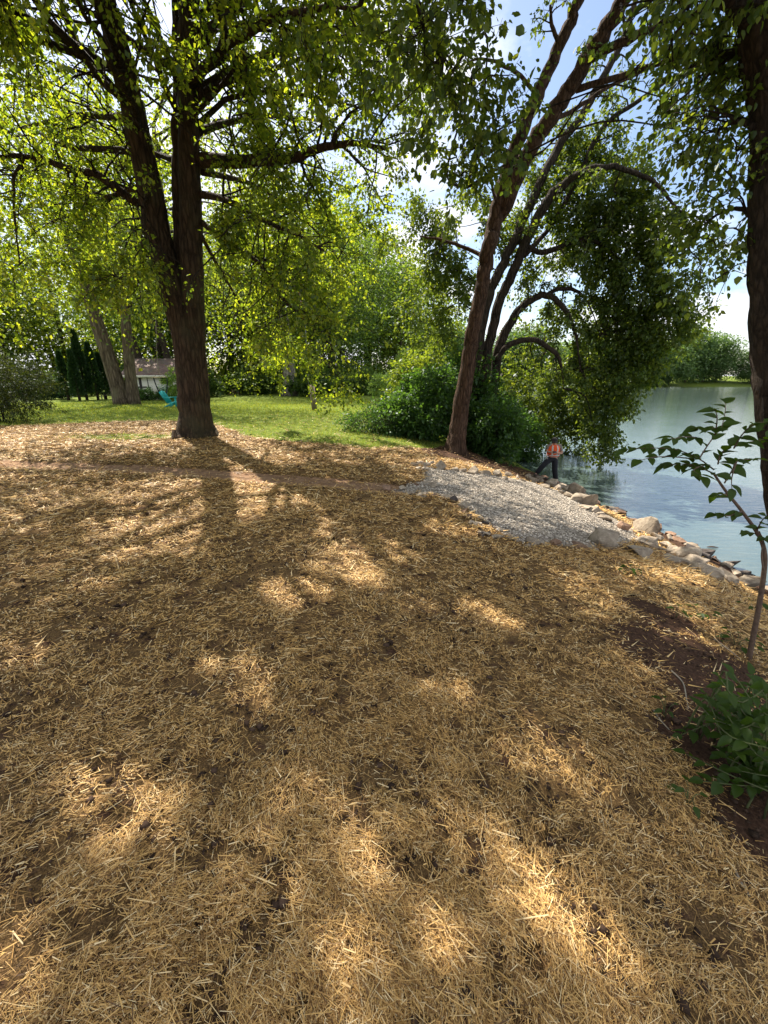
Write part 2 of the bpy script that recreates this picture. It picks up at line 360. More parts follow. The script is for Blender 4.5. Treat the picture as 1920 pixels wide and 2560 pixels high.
def plain_mat(name, c1, c2=None, scale=8.0, rough=0.8, bump=0.2, metal=0.0, stretch=(1, 1, 1), island=False, spec=0.3):
    m, N, Lk = mat(name); c2 = c2 or tuple(x * 0.7 for x in c1)
    tc = node(N, 'ShaderNodeTexCoord'); mp = node(N, 'ShaderNodeMapping'); mp.inputs['Scale'].default_value = stretch; Lk.new(tc.outputs['Object'], mp.inputs[0])
    n1 = node(N, 'ShaderNodeTexNoise', {'Scale': scale, 'Detail': 7, 'Roughness': 0.6}); Lk.new(mp.outputs[0], n1.inputs['Vector'])
    r = ramp(N, [(0.3, c2), (0.7, c1)])
    if island:
        g = node(N, 'ShaderNodeNewGeometry'); a = node(N, 'ShaderNodeMath', operation='MULTIPLY_ADD'); a.inputs[1].default_value = 0.55
        b = node(N, 'ShaderNodeMath', operation='MULTIPLY'); b.inputs[1].default_value = 0.45; Lk.new(n1.outputs['Fac'], b.inputs[0])
        Lk.new(g.outputs['Random Per Island'], a.inputs[0]); Lk.new(b.outputs[0], a.inputs[2]); Lk.new(a.outputs[0], r.inputs[0])
    else: Lk.new(n1.outputs['Fac'], r.inputs[0])
    p = node(N, 'ShaderNodeBsdfPrincipled', {'Roughness': rough, 'Metallic': metal}); p.inputs['Specular IOR Level'].default_value = spec
    bp = node(N, 'ShaderNodeBump', {'Strength': bump, 'Distance': 0.02}); Lk.new(n1.outputs['Fac'], bp.inputs['Height'])
    Lk.new(r.outputs[0], p.inputs['Base Color']); Lk.new(bp.outputs[0], p.inputs['Normal'])
    o = node(N, 'ShaderNodeOutputMaterial'); Lk.new(p.outputs[0], o.inputs[0]); return m

M = {}
M['oak_leaf'] = leaf_mat('oak_leaf', [(0.038, 0.066, 0.010), (0.066, 0.105, 0.014), (0.11, 0.15, 0.018), (0.165, 0.195, 0.026)], (1.42, 1.28, 0.40, 2.8), 0.52)
M['lake_leaf'] = leaf_mat('lake_leaf', [(0.030, 0.055, 0.010), (0.05, 0.085, 0.013), (0.08, 0.12, 0.018), (0.11, 0.145, 0.024)], (1.4, 1.2, 0.5, 2.2), 0.45)
M['bush_leaf'] = leaf_mat('bush_leaf', [(0.025, 0.06, 0.014), (0.045, 0.10, 0.02), (0.07, 0.14, 0.025)], (1.3, 1.2, 0.5, 2.0), 0.4)
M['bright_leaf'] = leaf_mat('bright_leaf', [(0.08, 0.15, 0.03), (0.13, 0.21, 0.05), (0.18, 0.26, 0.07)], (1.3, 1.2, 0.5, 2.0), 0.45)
M['wood_leaf'] = leaf_mat('wood_leaf', [(0.050, 0.085, 0.013), (0.095, 0.14, 0.02), (0.155, 0.20, 0.03)], (1.4, 1.22, 0.45, 2.1), 0.45)
M['dark_maple_leaf'] = leaf_mat('dark_maple_leaf', [(0.030, 0.060, 0.014), (0.052, 0.095, 0.02), (0.085, 0.135, 0.028)], (1.4, 1.25, 0.5, 2.3), 0.45)
M['far_leaf'] = leaf_mat('far_leaf', [(0.06, 0.11, 0.035), (0.09, 0.15, 0.05), (0.13, 0.19, 0.07)], (1.2, 1.2, 0.6, 1.8), 0.35)
M['needle'] = leaf_mat('needle', [(0.012, 0.03, 0.010), (0.02, 0.05, 0.014), (0.035, 0.07, 0.02)], (1.2, 1.2, 0.5, 1.4), 0.25)
M['yew'] = leaf_mat('yew', [(0.022, 0.036, 0.008), (0.04, 0.058, 0.012), (0.075, 0.09, 0.02)], (1.3, 1.2, 0.5, 1.6), 0.3)
M['near_leaf'] = leaf_mat('near_leaf', [(0.018, 0.040, 0.004), (0.030, 0.058, 0.006), (0.055, 0.095, 0.009)], (1.3, 1.25, 0.5, 2.2), 0.4, 0.015)
M['blade'] = leaf_mat('blade', [(0.085, 0.135, 0.014), (0.14, 0.195, 0.02), (0.21, 0.25, 0.03), (0.29, 0.27, 0.065)], (1.3, 1.2, 0.5, 1.8), 0.35, 0.03)
M['oak_bark'] = bark_mat('oak_bark', (0.022, 0.015, 0.010), (0.095, 0.062, 0.038), 8, 0.2, 1.0, (0.085, 0.075, 0.04))
M['lake_bark'] = bark_mat('lake_bark', (0.028, 0.016, 0.010), (0.125, 0.073, 0.046), 9, 0.22, 1.0, (0.12, 0.075, 0.05))
M['dark_bark'] = bark_mat('dark_bark', (0.016, 0.013, 0.010), (0.070, 0.052, 0.038), 9, 0.2, 1.0)
M['grey_bark'] = bark_mat('grey_bark', (0.042, 0.031, 0.022), (0.165, 0.125, 0.09), 5, 0.14, 1.0, (0.15, 0.13, 0.085))
M['pale_bark'] = bark_mat('pale_bark', (0.11, 0.095, 0.08), (0.36, 0.32, 0.27), 5, 0.14, 0.9)
M['twig'] = plain_mat('twig', (0.07, 0.05, 0.035), (0.03, 0.022, 0.016), 20, 0.9)
M['stem'] = plain_mat('stem', (0.16, 0.105, 0.07), (0.08, 0.05, 0.035), 30, 0.85)

# --- ground material: zones come from a per-vertex attribute (what the soil is covered with)
def ground_mat():
    m, N, Lk = mat('ground'); tc = node(N, 'ShaderNodeTexCoord'); at = node(N, 'ShaderNodeAttribute'); at.attribute_name = 'zone'
    sp = node(N, 'ShaderNodeSeparateColor'); Lk.new(at.outputs['Color'], sp.inputs[0])
    def noise(s, d=6, r=0.6, vec=None):
        n = node(N, 'ShaderNodeTexNoise', {'Scale': s, 'Detail': d, 'Roughness': r}); Lk.new(vec or tc.outputs['Object'], n.inputs['Vector']); return n
    def mixc(a, b, f):
        x = node(N, 'ShaderNodeMix', data_type='RGBA'); Lk.new(f, x.inputs['Factor'])
        for k, v in (('A', a), ('B', b)): Lk.new(v, x.inputs[k])
        return x.outputs['Result']
    def edge(sock, amt, nz, lo=0.4, hi=0.6):
        a = node(N, 'ShaderNodeMath', operation='MULTIPLY_ADD'); a.inputs[1].default_value = amt; Lk.new(nz, a.inputs[0])
        s = node(N, 'ShaderNodeMath', operation='ADD'); s.inputs[1].default_value = -amt / 2; Lk.new(sock, s.inputs[0]); Lk.new(s.outputs[0], a.inputs[2])
        r = ramp(N, [(lo, (0, 0, 0)), (hi, (1, 1, 1))]); Lk.new(a.outputs[0], r.inputs[0]); return r.outputs[0]
    nf = noise(9, 5); nm = noise(38, 6, 0.7); nb = noise(2.2, 5); nx = noise(140, 4, 0.7)
    soil = ramp(N, [(0.3, (0.035, 0.019, 0.012)), (0.55, (0.085, 0.046, 0.028)), (0.75, (0.17, 0.095, 0.058))]); Lk.new(nm.outputs['Fac'], soil.inputs[0])
    straw = ramp(N, [(0.3, (0.045, 0.027, 0.014)), (0.55, (0.19, 0.115, 0.048)), (0.78, (0.42, 0.27, 0.115))]); Lk.new(nx.outputs['Fac'], straw.inputs[0])
    cov = ramp(N, [(0.36, (0, 0, 0)), (0.46, (1, 1, 1))]); Lk.new(nf.outputs['Fac'], cov.inputs[0])
    c = mixc(soil.outputs[0], straw.outputs[0], cov.outputs[0])
    soilz = node(N, 'ShaderNodeMath', operation='SUBTRACT'); soilz.inputs[0].default_value = 1.0
    c = mixc(c, soil.outputs[0], edge(at.outputs['Alpha'], 0.5, nf.outputs['Fac']))
    lawn = ramp(N, [(0.3, (0.065, 0.10, 0.015)), (0.5, (0.12, 0.17, 0.022)), (0.72, (0.21, 0.21, 0.055))]); Lk.new(nf.outputs['Fac'], lawn.inputs[0])
    c = mixc(c, lawn.outputs[0], edge(sp.outputs['Red'], 0.9, nf.outputs['Fac']))
    path = ramp(N, [(0.3, (0.18, 0.105, 0.062)), (0.7, (0.36, 0.225, 0.135))]); Lk.new(nf.outputs['Fac'], path.inputs[0])
    c = mixc(c, path.outputs[0], edge(sp.outputs['Green'], 0.35, nf.outputs['Fac']))
    grav = ramp(N, [(0.3, (0.14, 0.115, 0.09)), (0.6, (0.36, 0.31, 0.25))]); Lk.new(nx.outputs['Fac'], grav.inputs[0])
    c = mixc(c, grav.outputs[0], edge(sp.outputs['Blue'], 0.3, nf.outputs['Fac']))
    p = node(N, 'ShaderNodeBsdfPrincipled', {'Roughness': 0.95}); p.inputs['Specular IOR Level'].default_value = 0.1
    Lk.new(c, p.inputs['Base Color'])
    bp = node(N, 'ShaderNodeBump', {'Strength': 0.9, 'Distance': 0.03}); Lk.new(nm.outputs['Fac'], bp.inputs['Height'])
    bp2 = node(N, 'ShaderNodeBump', {'Strength': 0.6, 'Distance': 0.01}); Lk.new(nx.outputs['Fac'], bp2.inputs['Height']); Lk.new(bp.outputs[0], bp2.inputs['Normal'])
    Lk.new(bp2.outputs[0], p.inputs['Normal'])
    o = node(N, 'ShaderNodeOutputMaterial'); Lk.new(p.outputs[0], o.inputs[0]); return m
M['ground'] = ground_mat()
def water_mat():
    m, N, Lk = mat('water'); tc = node(N, 'ShaderNodeTexCoord')
    mp = node(N, 'ShaderNodeMapping'); mp.inputs['Scale'].default_value = (0.8, 3.0, 1); mp.inputs['Rotation'].default_value = (0, 0, R(-12)); Lk.new(tc.outputs['Object'], mp.inputs[0])
    n1 = node(N, 'ShaderNodeTexNoise', {'Scale': 2.6, 'Detail': 4, 'Roughness': 0.55, 'Distortion': 0.4}); Lk.new(mp.outputs[0], n1.inputs['Vector'])
    n2 = node(N, 'ShaderNodeTexNoise', {'Scale': 0.35, 'Detail': 2}); Lk.new(tc.outputs['Object'], n2.inputs['Vector'])
    r = ramp(N, [(0.3, (0.062, 0.092, 0.082)), (0.7, (0.080, 0.112, 0.104))]); Lk.new(n2.outputs['Fac'], r.inputs[0])
    b1 = node(N, 'ShaderNodeBump', {'Strength': 0.22, 'Distance': 0.05}); Lk.new(n1.outputs['Fac'], b1.inputs['Height'])
    p = node(N, 'ShaderNodeBsdfPrincipled', {'Roughness': 0.04, 'IOR': 2.1}); p.inputs['Specular IOR Level'].default_value = 0.5
    Lk.new(r.outputs[0], p.inputs['Base Color']); Lk.new(b1.outputs[0], p.inputs['Normal'])
    o = node(N, 'ShaderNodeOutputMaterial'); Lk.new(p.outputs[0], o.inputs[0]); return m
M['water'] = water_mat()

# ------------------------------------------------------------------ the setting: ground, lawn, path, gravel pad, lake
PATH = np.array([G(*p)[:2] for p in ((-260, 1150), (0, 1157), (200, 1164), (400, 1173), (600, 1188), (800, 1204), (985, 1222))])
PAD = np.array([G(*p)[:2] for p in ((1068, 1170), (1160, 1180), (1240, 1193), (1330, 1208), (1400, 1230), (1455, 1250), (1510, 1285), (1570, 1318), (1590, 1345),
                                    (1540, 1368), (1480, 1372), (1390, 1366), (1310, 1358), (1250, 1332), (1205, 1302), (1155, 1258), (1090, 1238), (985, 1222), (1060, 1205))])
LAWN = np.array([G(*p)[:2] for p in ((-300, 1066), (0, 1064), (200, 1058), (400, 1050), (520, 1058), (610, 1085), (800, 1108), (930, 1120), (1060, 1120), (1130, 1110))])
SOIL = [(G(1790, 1740)[:2], .42, .34), (G(1800, 1900)[:2], .25, .3), (G(1875, 2060)[:2], .16, .2), (G(1850, 1930)[:2], .28, 0.3), (G(1760, 1850)[:2], .3, .3), (G(1720, 1640)[:2], .75, 0.5), (G(1840, 1760)[:2], .5, 0.4), (G(1650, 1540)[:2], 0.4, 0.4), (G(1900, 2080)[:2], 0.2, 0.3)]
def seg_dist(x, y, P):
    best = np.full(np.shape(x), 1e9)
    for a, b in zip(P[:-1], P[1:]):
        d = b - a; t = np.clip(((x - a[0]) * d[0] + (y - a[1]) * d[1]) / (d @ d), 0, 1)
        best = np.minimum(best, np.hypot(x - a[0] - t * d[0], y - a[1] - t * d[1]))
    return best
def in_poly(x, y, P):
    c = np.zeros(np.shape(x), bool); n = len(P)
    for i in range(n):
        a, b = P[i], P[(i + 1) % n]
        m = ((a[1] > y) != (b[1] > y)) & (x < (b[0] - a[0]) * (y - a[1]) / (b[1] - a[1] + 1e-12) + a[0]); c ^= m
    return c
def zones(x, y):
    x = np.asarray(x, float); y = np.asarray(y, float)
    yb = np.interp(x, LAWN[:, 0], LAWN[:, 1]) + 1.0 * (fbm(x * 0.8, y * 0.8, 4, 3) - 0.5)
    lawn = sstep(-0.35, 0.35, y - yb)
    patch = G(310, 1092)[:2]
    lawn = np.maximum(lawn, 0.62 * sstep(1.6, 0.4, np.hypot((x - patch[0]) * 0.55, (y - patch[1]) * 1.3)))
    path = sstep(0.40, 0.20, seg_dist(x, y, PATH) + 0.12 * (fbm(x * 3, y * 3, 6, 2) - 0.5))
    pe = seg_dist(x, y, np.vstack([PAD, PAD[:1]])); pad = np.where(in_poly(x, y, PAD), 0.5 + pe, 0.5 - pe); pad = sstep(0.38, 0.62, pad)
    soil = np.zeros(np.shape(x))
    for c, a, b in SOIL: soil = np.maximum(soil, sstep(1.25, 0.55, np.hypot((x - c[0]) / a, (y - c[1]) / b)))
    d = np.interp(y, SHY, SHX) - x
    soil = np.maximum(soil, sstep(1.0, 0.3, d) * 0.9)
    soil = np.maximum(soil, sstep(11.0, 12.0, y) * sstep(0.6, 1.6, x))        # leaf-mould under the lakeside trees
    return lawn, path, pad, soil
def axis(parts):
    out = []
    for a, b, st in parts: out += list(np.arange(a, b, st))
    out.append(parts[-1][1]); return np.array(out)
gx = axis([(-900, -200, 70), (-200, -60, 14), (-60, -20, 2.0), (-20, -10, 0.4), (-10, 8.4, 0.095), (8.4, 14, 0.5), (14, 60, 4), (60, 300, 12), (300, 900, 60)])
gy = axis([(-60, -4, 4), (-4, 0.2, 0.3), (0.2, 13.5, 0.095), (13.5, 30, 0.35), (30, 70, 2), (70, 140, 8), (140, 200, 3), (200, 1000, 50)])
X, Y = np.meshgrid(gx, gy); Z = terrain(X, Y); lw, pt, pd, sl = zones(X, Y)
Z = Z - 0.045 * pt + 0.02 * pd - 0.012 * sl * (fbm(X * 5, Y * 5, 3, 2))
Z = Z + 0.02 * (fbm(X * 6, Y * 6, 8, 2) - 0.5) * (1 - lw) * (Y < 14)
nx_, ny_ = len(gx), len(gy)
V = np.stack([X, Y, Z], -1).reshape(-1, 3)
ii, jj = np.meshgrid(np.arange(nx_ - 1), np.arange(ny_ - 1)); b0 = (jj * nx_ + ii).ravel()
FQ = np.stack([b0, b0 + 1, b0 + 1 + nx_, b0 + nx_], -1)
def fmean(a): return a.ravel()[FQ].mean(1)
fl, fp, fd = fmean(lw), fmean(pt), fmean(pd); fy_ = fmean(Y); fx_ = fmean(X)
cls = np.where(fd > 0.5, 3, np.where(fp > 0.5, 2, np.where((fl > 0.55), 1, 0)))
cls = np.where((fx_ > 10) & (fy_ > 120), 0, cls)
ZONE = np.stack([lw, pt, pd, sl], -1).reshape(-1, 4).astype(np.float32)
for k, nm in enumerate(('ground', 'lawn', 'dirt_path', 'gravel_pad')):
    f = FQ[cls == k]; used, inv = np.unique(f, return_inverse=True)
    me = mesh_np(nm, V[used], inv.reshape(-1, 4), smooth=True)
    a = me.attributes.new('zone', 'FLOAT_COLOR', 'POINT'); a.data.foreach_set('color', ZONE[used].ravel())
    me.materials.append(M['ground'])
    tag(link(nm, me), {'ground': 'straw-mulched bare soil sloping to the lake', 'lawn': 'sunlit mown green lawn behind the big twin tree', 'dirt_path': 'narrow reddish dirt strip crossing the straw to the gravel pad',
                       'gravel_pad': 'pale gravel landing framed by rocks at the lake edge'}[nm], kind='structure')
wb = MB(); wx = np.array([-2, 0, 4, 8, 20, 60, 200, 500]); wy = np.array([-60, 0, 10, 20, 40, 80, 170, 240])
wX, wY = np.meshgrid(wx, wy); wV = np.stack([wX, wY, np.full(wX.shape, ZW)], -1).reshape(-1, 3)
wb.add(wV, [[j * 8 + i, j * 8 + i + 1, (j + 1) * 8 + i + 1, (j + 1) * 8 + i] for j in range(7) for i in range(7)])
tag(wb.build('lake_water', M['water']), 'green rippled lake water reflecting sky and far trees', kind='structure')

# ------------------------------------------------------------------ straw, clods, gravel, grass (stuff nobody could count)
rng = np.random.default_rng(11)
def sector(n, r0, r1, pw, amax):
    u = rng.random(n); k = 2 - pw
    r = (r0 ** k + u * (r1 ** k - r0 ** k)) ** (1 / k); a = rng.uniform(-amax, amax, n)
    return r * np.sin(a), r * np.cos(a), r
def ground_z(x, y):
    l, p, d, s = zones(x, y)
    return terrain(x, y) - 0.045 * p + 0.02 * d - 0.012 * s * fbm(x * 5, y * 5, 3, 2) + 0.02 * (fbm(x * 6, y * 6, 8, 2) - 0.5) * (1 - l), l, p, d, s
straw = Leaves(rng)
STRAW_T = (np.array([[0, 0.5, 0], [0, -0.5, 0], [0.5, -0.5, 0.35], [0.5, 0.5, 0.35], [1, -0.42, 0], [1, 0.42, 0]]), np.array([[0, 1, 2, 3], [3, 2, 4, 5]]))
x, y, r = sector(670000, 0.38, 21, 1.62, R(60))
kp0 = (np.abs(np.arctan2(x, y)) < R(50)) | (r < 2.2); x, y, r = x[kp0], y[kp0], r[kp0]
z, l, p, d, s = ground_z(x, y)
bare = fbm(x * 1.7, y * 1.7, 21, 4); bare2 = fbm(x * 8, y * 8, 31, 3)
keep = rng.random(len(x)) < np.clip(1.2 - 2.6 * np.maximum(bare - 0.57, 0) - 9.0 * np.maximum(bare2 - 0.55, 0), 0.12, 1) * (1 - 0.93 * l) * (1 - 0.84 * p) * (1 - np.clip(d * 1.5, 0, 1)) * (1 - 0.93 * s)
ta, tb = G(1190, 1770)[:2], G(790, 1320)[:2]; td = (tb - ta) / np.linalg.norm(tb - ta)      # tyre tread pressed into the straw
for off in (-.75, .75):
    tu = (x - ta[0]) * td[0] + (y - ta[1]) * td[1]; tv = -(x - ta[0]) * td[1] + (y - ta[1]) * td[0] - off + .12 * np.sin(tu * .8)
    bar = (np.abs(tv) < .17) & (tu > 0) & (tu < np.linalg.norm(tb - ta)) & (np.sin((tu + np.abs(tv) * .5) * 6.283 / .15) > .25)
    keep &= ~(bar & (rng.random(len(x)) < .62))
keep &= (np.interp(y, SHY, SHX) - x > 0.95 + .5 * fbm(x * 3, y * 3, 71, 2) - .25)
x, y, z, r = x[keep], y[keep], z[keep], r[keep]; n = len(x)
swirl = fbm(x * 0.9, y * 0.9, 41, 2) * 9; an = np.where(rng.random(n) < 0.5, swirl + rng.normal(size=n) * 0.6, rng.uniform(0, 6.283, n))
tilt = np.abs(rng.normal(size=n)) * 0.24 - 0.07
chaff = rng.random(n) < 0.6
wdt = np.clip(0.00105 * r, 0.0016, 0.012) * rng.lognormal(0, 0.4, n); ln = np.clip(np.where(chaff, rng.lognormal(-4.0, 0.4, n), rng.lognormal(-3.2, 0.5, n)), 0.008, 0.13) * np.clip(r / 3, 0.9, 2.1)
dv = np.stack([np.cos(an) * np.cos(tilt), np.sin(an) * np.cos(tilt), np.sin(tilt)], -1)
nv = np.stack([rng.normal(size=n) * 0.4, rng.normal(size=n) * 0.4, np.ones(n)], -1)
lump = 0.03 * np.maximum(fbm(x * 4, y * 4, 51, 3) - .45, 0) * 3
straw.add(np.stack([x, y, z + rng.random(n) ** 1.6 * 0.03 + 0.002 + lump], -1), dv, nv, ln, wdt)
def straw_mat():
    m, N, Lk = mat('straw'); g = node(N, 'ShaderNodeNewGeometry')
    rr = ramp(N, [(0.0, (0.08, 0.038, 0.013)), (0.17, (0.27, 0.145, 0.046)), (0.5, (0.56, 0.335, 0.105)), (0.8, (0.72, 0.465, 0.165)), (1.0, (0.82, 0.66, 0.38))])
    Lk.new(g.outputs['Random Per Island'], rr.inputs[0])
    dd = node(N, 'ShaderNodeBsdfPrincipled', {'Roughness': 0.55}); dd.inputs['Specular IOR Level'].default_value = 0.35; Lk.new(rr.outputs[0], dd.inputs['Base Color'])
    t = node(N, 'ShaderNodeBsdfTranslucent'); Lk.new(rr.outputs[0], t.inputs[0])
    a = node(N, 'ShaderNodeMixShader'); a.inputs[0].default_value = 0.15; Lk.new(dd.outputs[0], a.inputs[1]); Lk.new(t.outputs[0], a.inputs[2])
    o = node(N, 'ShaderNodeOutputMaterial'); Lk.new(a.outputs[0], o.inputs[0]); return m
M['straw'] = straw_mat()
def straw_part(mask, tmpl, label, tri=False):
    L_ = Leaves(rng)
    for nm_ in 'pdnsw': setattr(L_, nm_, [np.concatenate(getattr(straw, nm_))[mask]])
    if not tri: me = L_.mesh('straw_mulch', tmpl)
    else:
        p_, d_, n_, l_, w_ = (getattr(L_, k)[0] for k in 'pdnsw'); sd = np.cross(n_, d_); sd /= np.linalg.norm(sd, axis=1)[:, None]
        me = mesh_np('straw_mulch', np.stack([p_ + sd * w_[:, None] * .8, p_ - sd * w_[:, None] * .8, p_ + d_ * l_[:, None]], 1).reshape(-1, 3), None, np.arange(len(p_) * 3).reshape(-1, 3))
    return tag(link('straw_mulch', me, M['straw']), label, 'straw', kind='stuff')
STRAW_F = (np.array([[0, 0.5, 0], [0, -0.5, 0], [1, -0.42, 0], [1, 0.42, 0]]), np.array([[0, 1, 2, 3]]))
longs = np.concatenate(straw.s) > 0.05
straw_part((r <= 1.6) & longs, STRAW_T, 'long bent golden straw stalks lying nearest the viewer')
straw_part((r <= 3.0) & ~((r <= 1.6) & longs), STRAW_F, 'chopped golden straw covering the near soil')
straw_part(r > 3.0, STRAW_F, 'golden straw mulch farther off toward the dirt path and pad', True)

# small soil clods and pebbles: squashed octahedra
OCT = np.array([[1, 0, 0], [0, 1, 0], [-1, 0, 0], [0, -1, 0], [0, 0, 1], [0, 0, -1]], float)
OCF = np.array([[0, 1, 4], [1, 2, 4], [2, 3, 4], [3, 0, 4], [1, 0, 5], [2, 1, 5], [3, 2, 5], [0, 3, 5]])
def pebbles(name, P, size, material, label, cat, flat=0.65):
    n = len(P); a = rng.uniform(0, 6.283, n); v = OCT[None] * (size[:, None, None] * rng.uniform(0.65, 1.35, (n, 6, 1))); v[:, :, 2] *= flat
    v += rng.normal(size=(n, 6, 3)) * 0.12 * size[:, None, None]
    c, s_ = np.cos(a)[:, None], np.sin(a)[:, None]
    W = np.stack([v[:, :, 0] * c - v[:, :, 1] * s_, v[:, :, 0] * s_ + v[:, :, 1] * c, v[:, :, 2]], -1) + P[:, None, :]
    me = mesh_np(name, W.reshape(-1, 3), None, (np.arange(n)[:, None, None] * 6 + OCF[None]).reshape(-1, 3))
    return tag(link(name, me, material), label, cat, kind='stuff')
M['clod'] = plain_mat('clod', (0.075, 0.047, 0.032), (0.03, 0.019, 0.013), 25, 0.95, 0.6, island=True, spec=0.1)
x, y, r = sector(15000, 0.7, 14, 1.2, R(52)); z, l, p, d, s = ground_z(x, y)
kp = ((fbm(x * 8, y * 8, 31, 3) > 0.56) | (fbm(x * 1.7, y * 1.7, 21, 4) > 0.6) | (s > 0.4)) & (l < 0.3) & (d < 0.2) & (p < 0.5); x, y, z, r = x[kp], y[kp], z[kp], r[kp]
pebbles('soil_clods', np.stack([x, y, z + 0.014], -1), np.clip(rng.lognormal(-4.75, 0.5, len(x)), 0.004, 0.035), M['clod'], 'dark crumbs of soil scattered over the straw', 'soil')
M['gravel'] = plain_mat('gravel', (0.60, 0.53, 0.44), (0.18, 0.155, 0.125), 12, 0.9, 0.3, island=True)
lo, hi = PAD.min(0) - 0.2, PAD.max(0) + 0.2
x = rng.uniform(lo[0], hi[0], 36000); y = rng.uniform(lo[1], hi[1], 36000); z, l, p, d, s = ground_z(x, y)
kp = rng.random(len(x)) < d; x, y, z = x[kp], y[kp], z[kp]
pebbles('gravel', np.stack([x, y, z + 0.006], -1), rng.uniform(0.009, 0.021, len(x)), M['gravel'], 'pale grey crushed gravel covering the landing', 'gravel')

# lawn blades
gr = Leaves(rng)
x, y, r = sector(150000, 9.5, 46, 1.6, R(50)); l = zones(x, y)[0]
kp = (rng.random(len(x)) < l) & (np.interp(y, SHY, SHX) - x > 2); x, y, r = x[kp], y[kp], r[kp]; n = len(x)
dv = np.stack([rng.normal(size=n) * 0.45, rng.normal(size=n) * 0.45, np.ones(n)], -1); nv = np.stack([rng.normal(size=n), rng.normal(size=n), rng.normal(size=n) * 0.2], -1)
ln = rng.uniform(0.035, 0.085, n) * np.clip(r / 18, 0.9, 1.6)
gr.add(np.stack([x, y, terrain(x, y) - 0.005], -1), dv, nv, ln, ln * 0.22)
tag(link('lawn_grass', gr.mesh('lawn_grass'), M['blade']), 'short mown grass blades of the sunny lawn', 'grass', kind='stuff')

# ------------------------------------------------------------------ trees
def px_path(pts, n=5):
    """pts: (px, py, Y, radius)"""
    P = np.array([atY(a, b, c) for a, b, c, _ in pts]); Rr = np.array([p[3] for p in pts])[:, None]
    Q = catmull(np.hstack([P, Rr]), n); m = len(Q); k = np.arange(m) * 0.55 + pts[0][0]
    w = np.stack([vnoise(k, k * 0 + a, 3) + .5 * vnoise(k * 2.1, k * 0 + a, 7) - .75 for a in (1.5, 8.5, 15.5)], -1) * (0.35 * Q[:, 3:4] + 0.05) * np.minimum(np.arange(m) / 4, 1)[:, None]
    w = np.where(Q[:, 3:4] > 0.22, w * 0.25, w)
    return Q[:, :3] + w, np.maximum(Q[:, 3], 0.004)
def tree_root(name, base, label, cat='tree', group=None):
    return tag(empty(name, tuple(base)), label, cat, group)

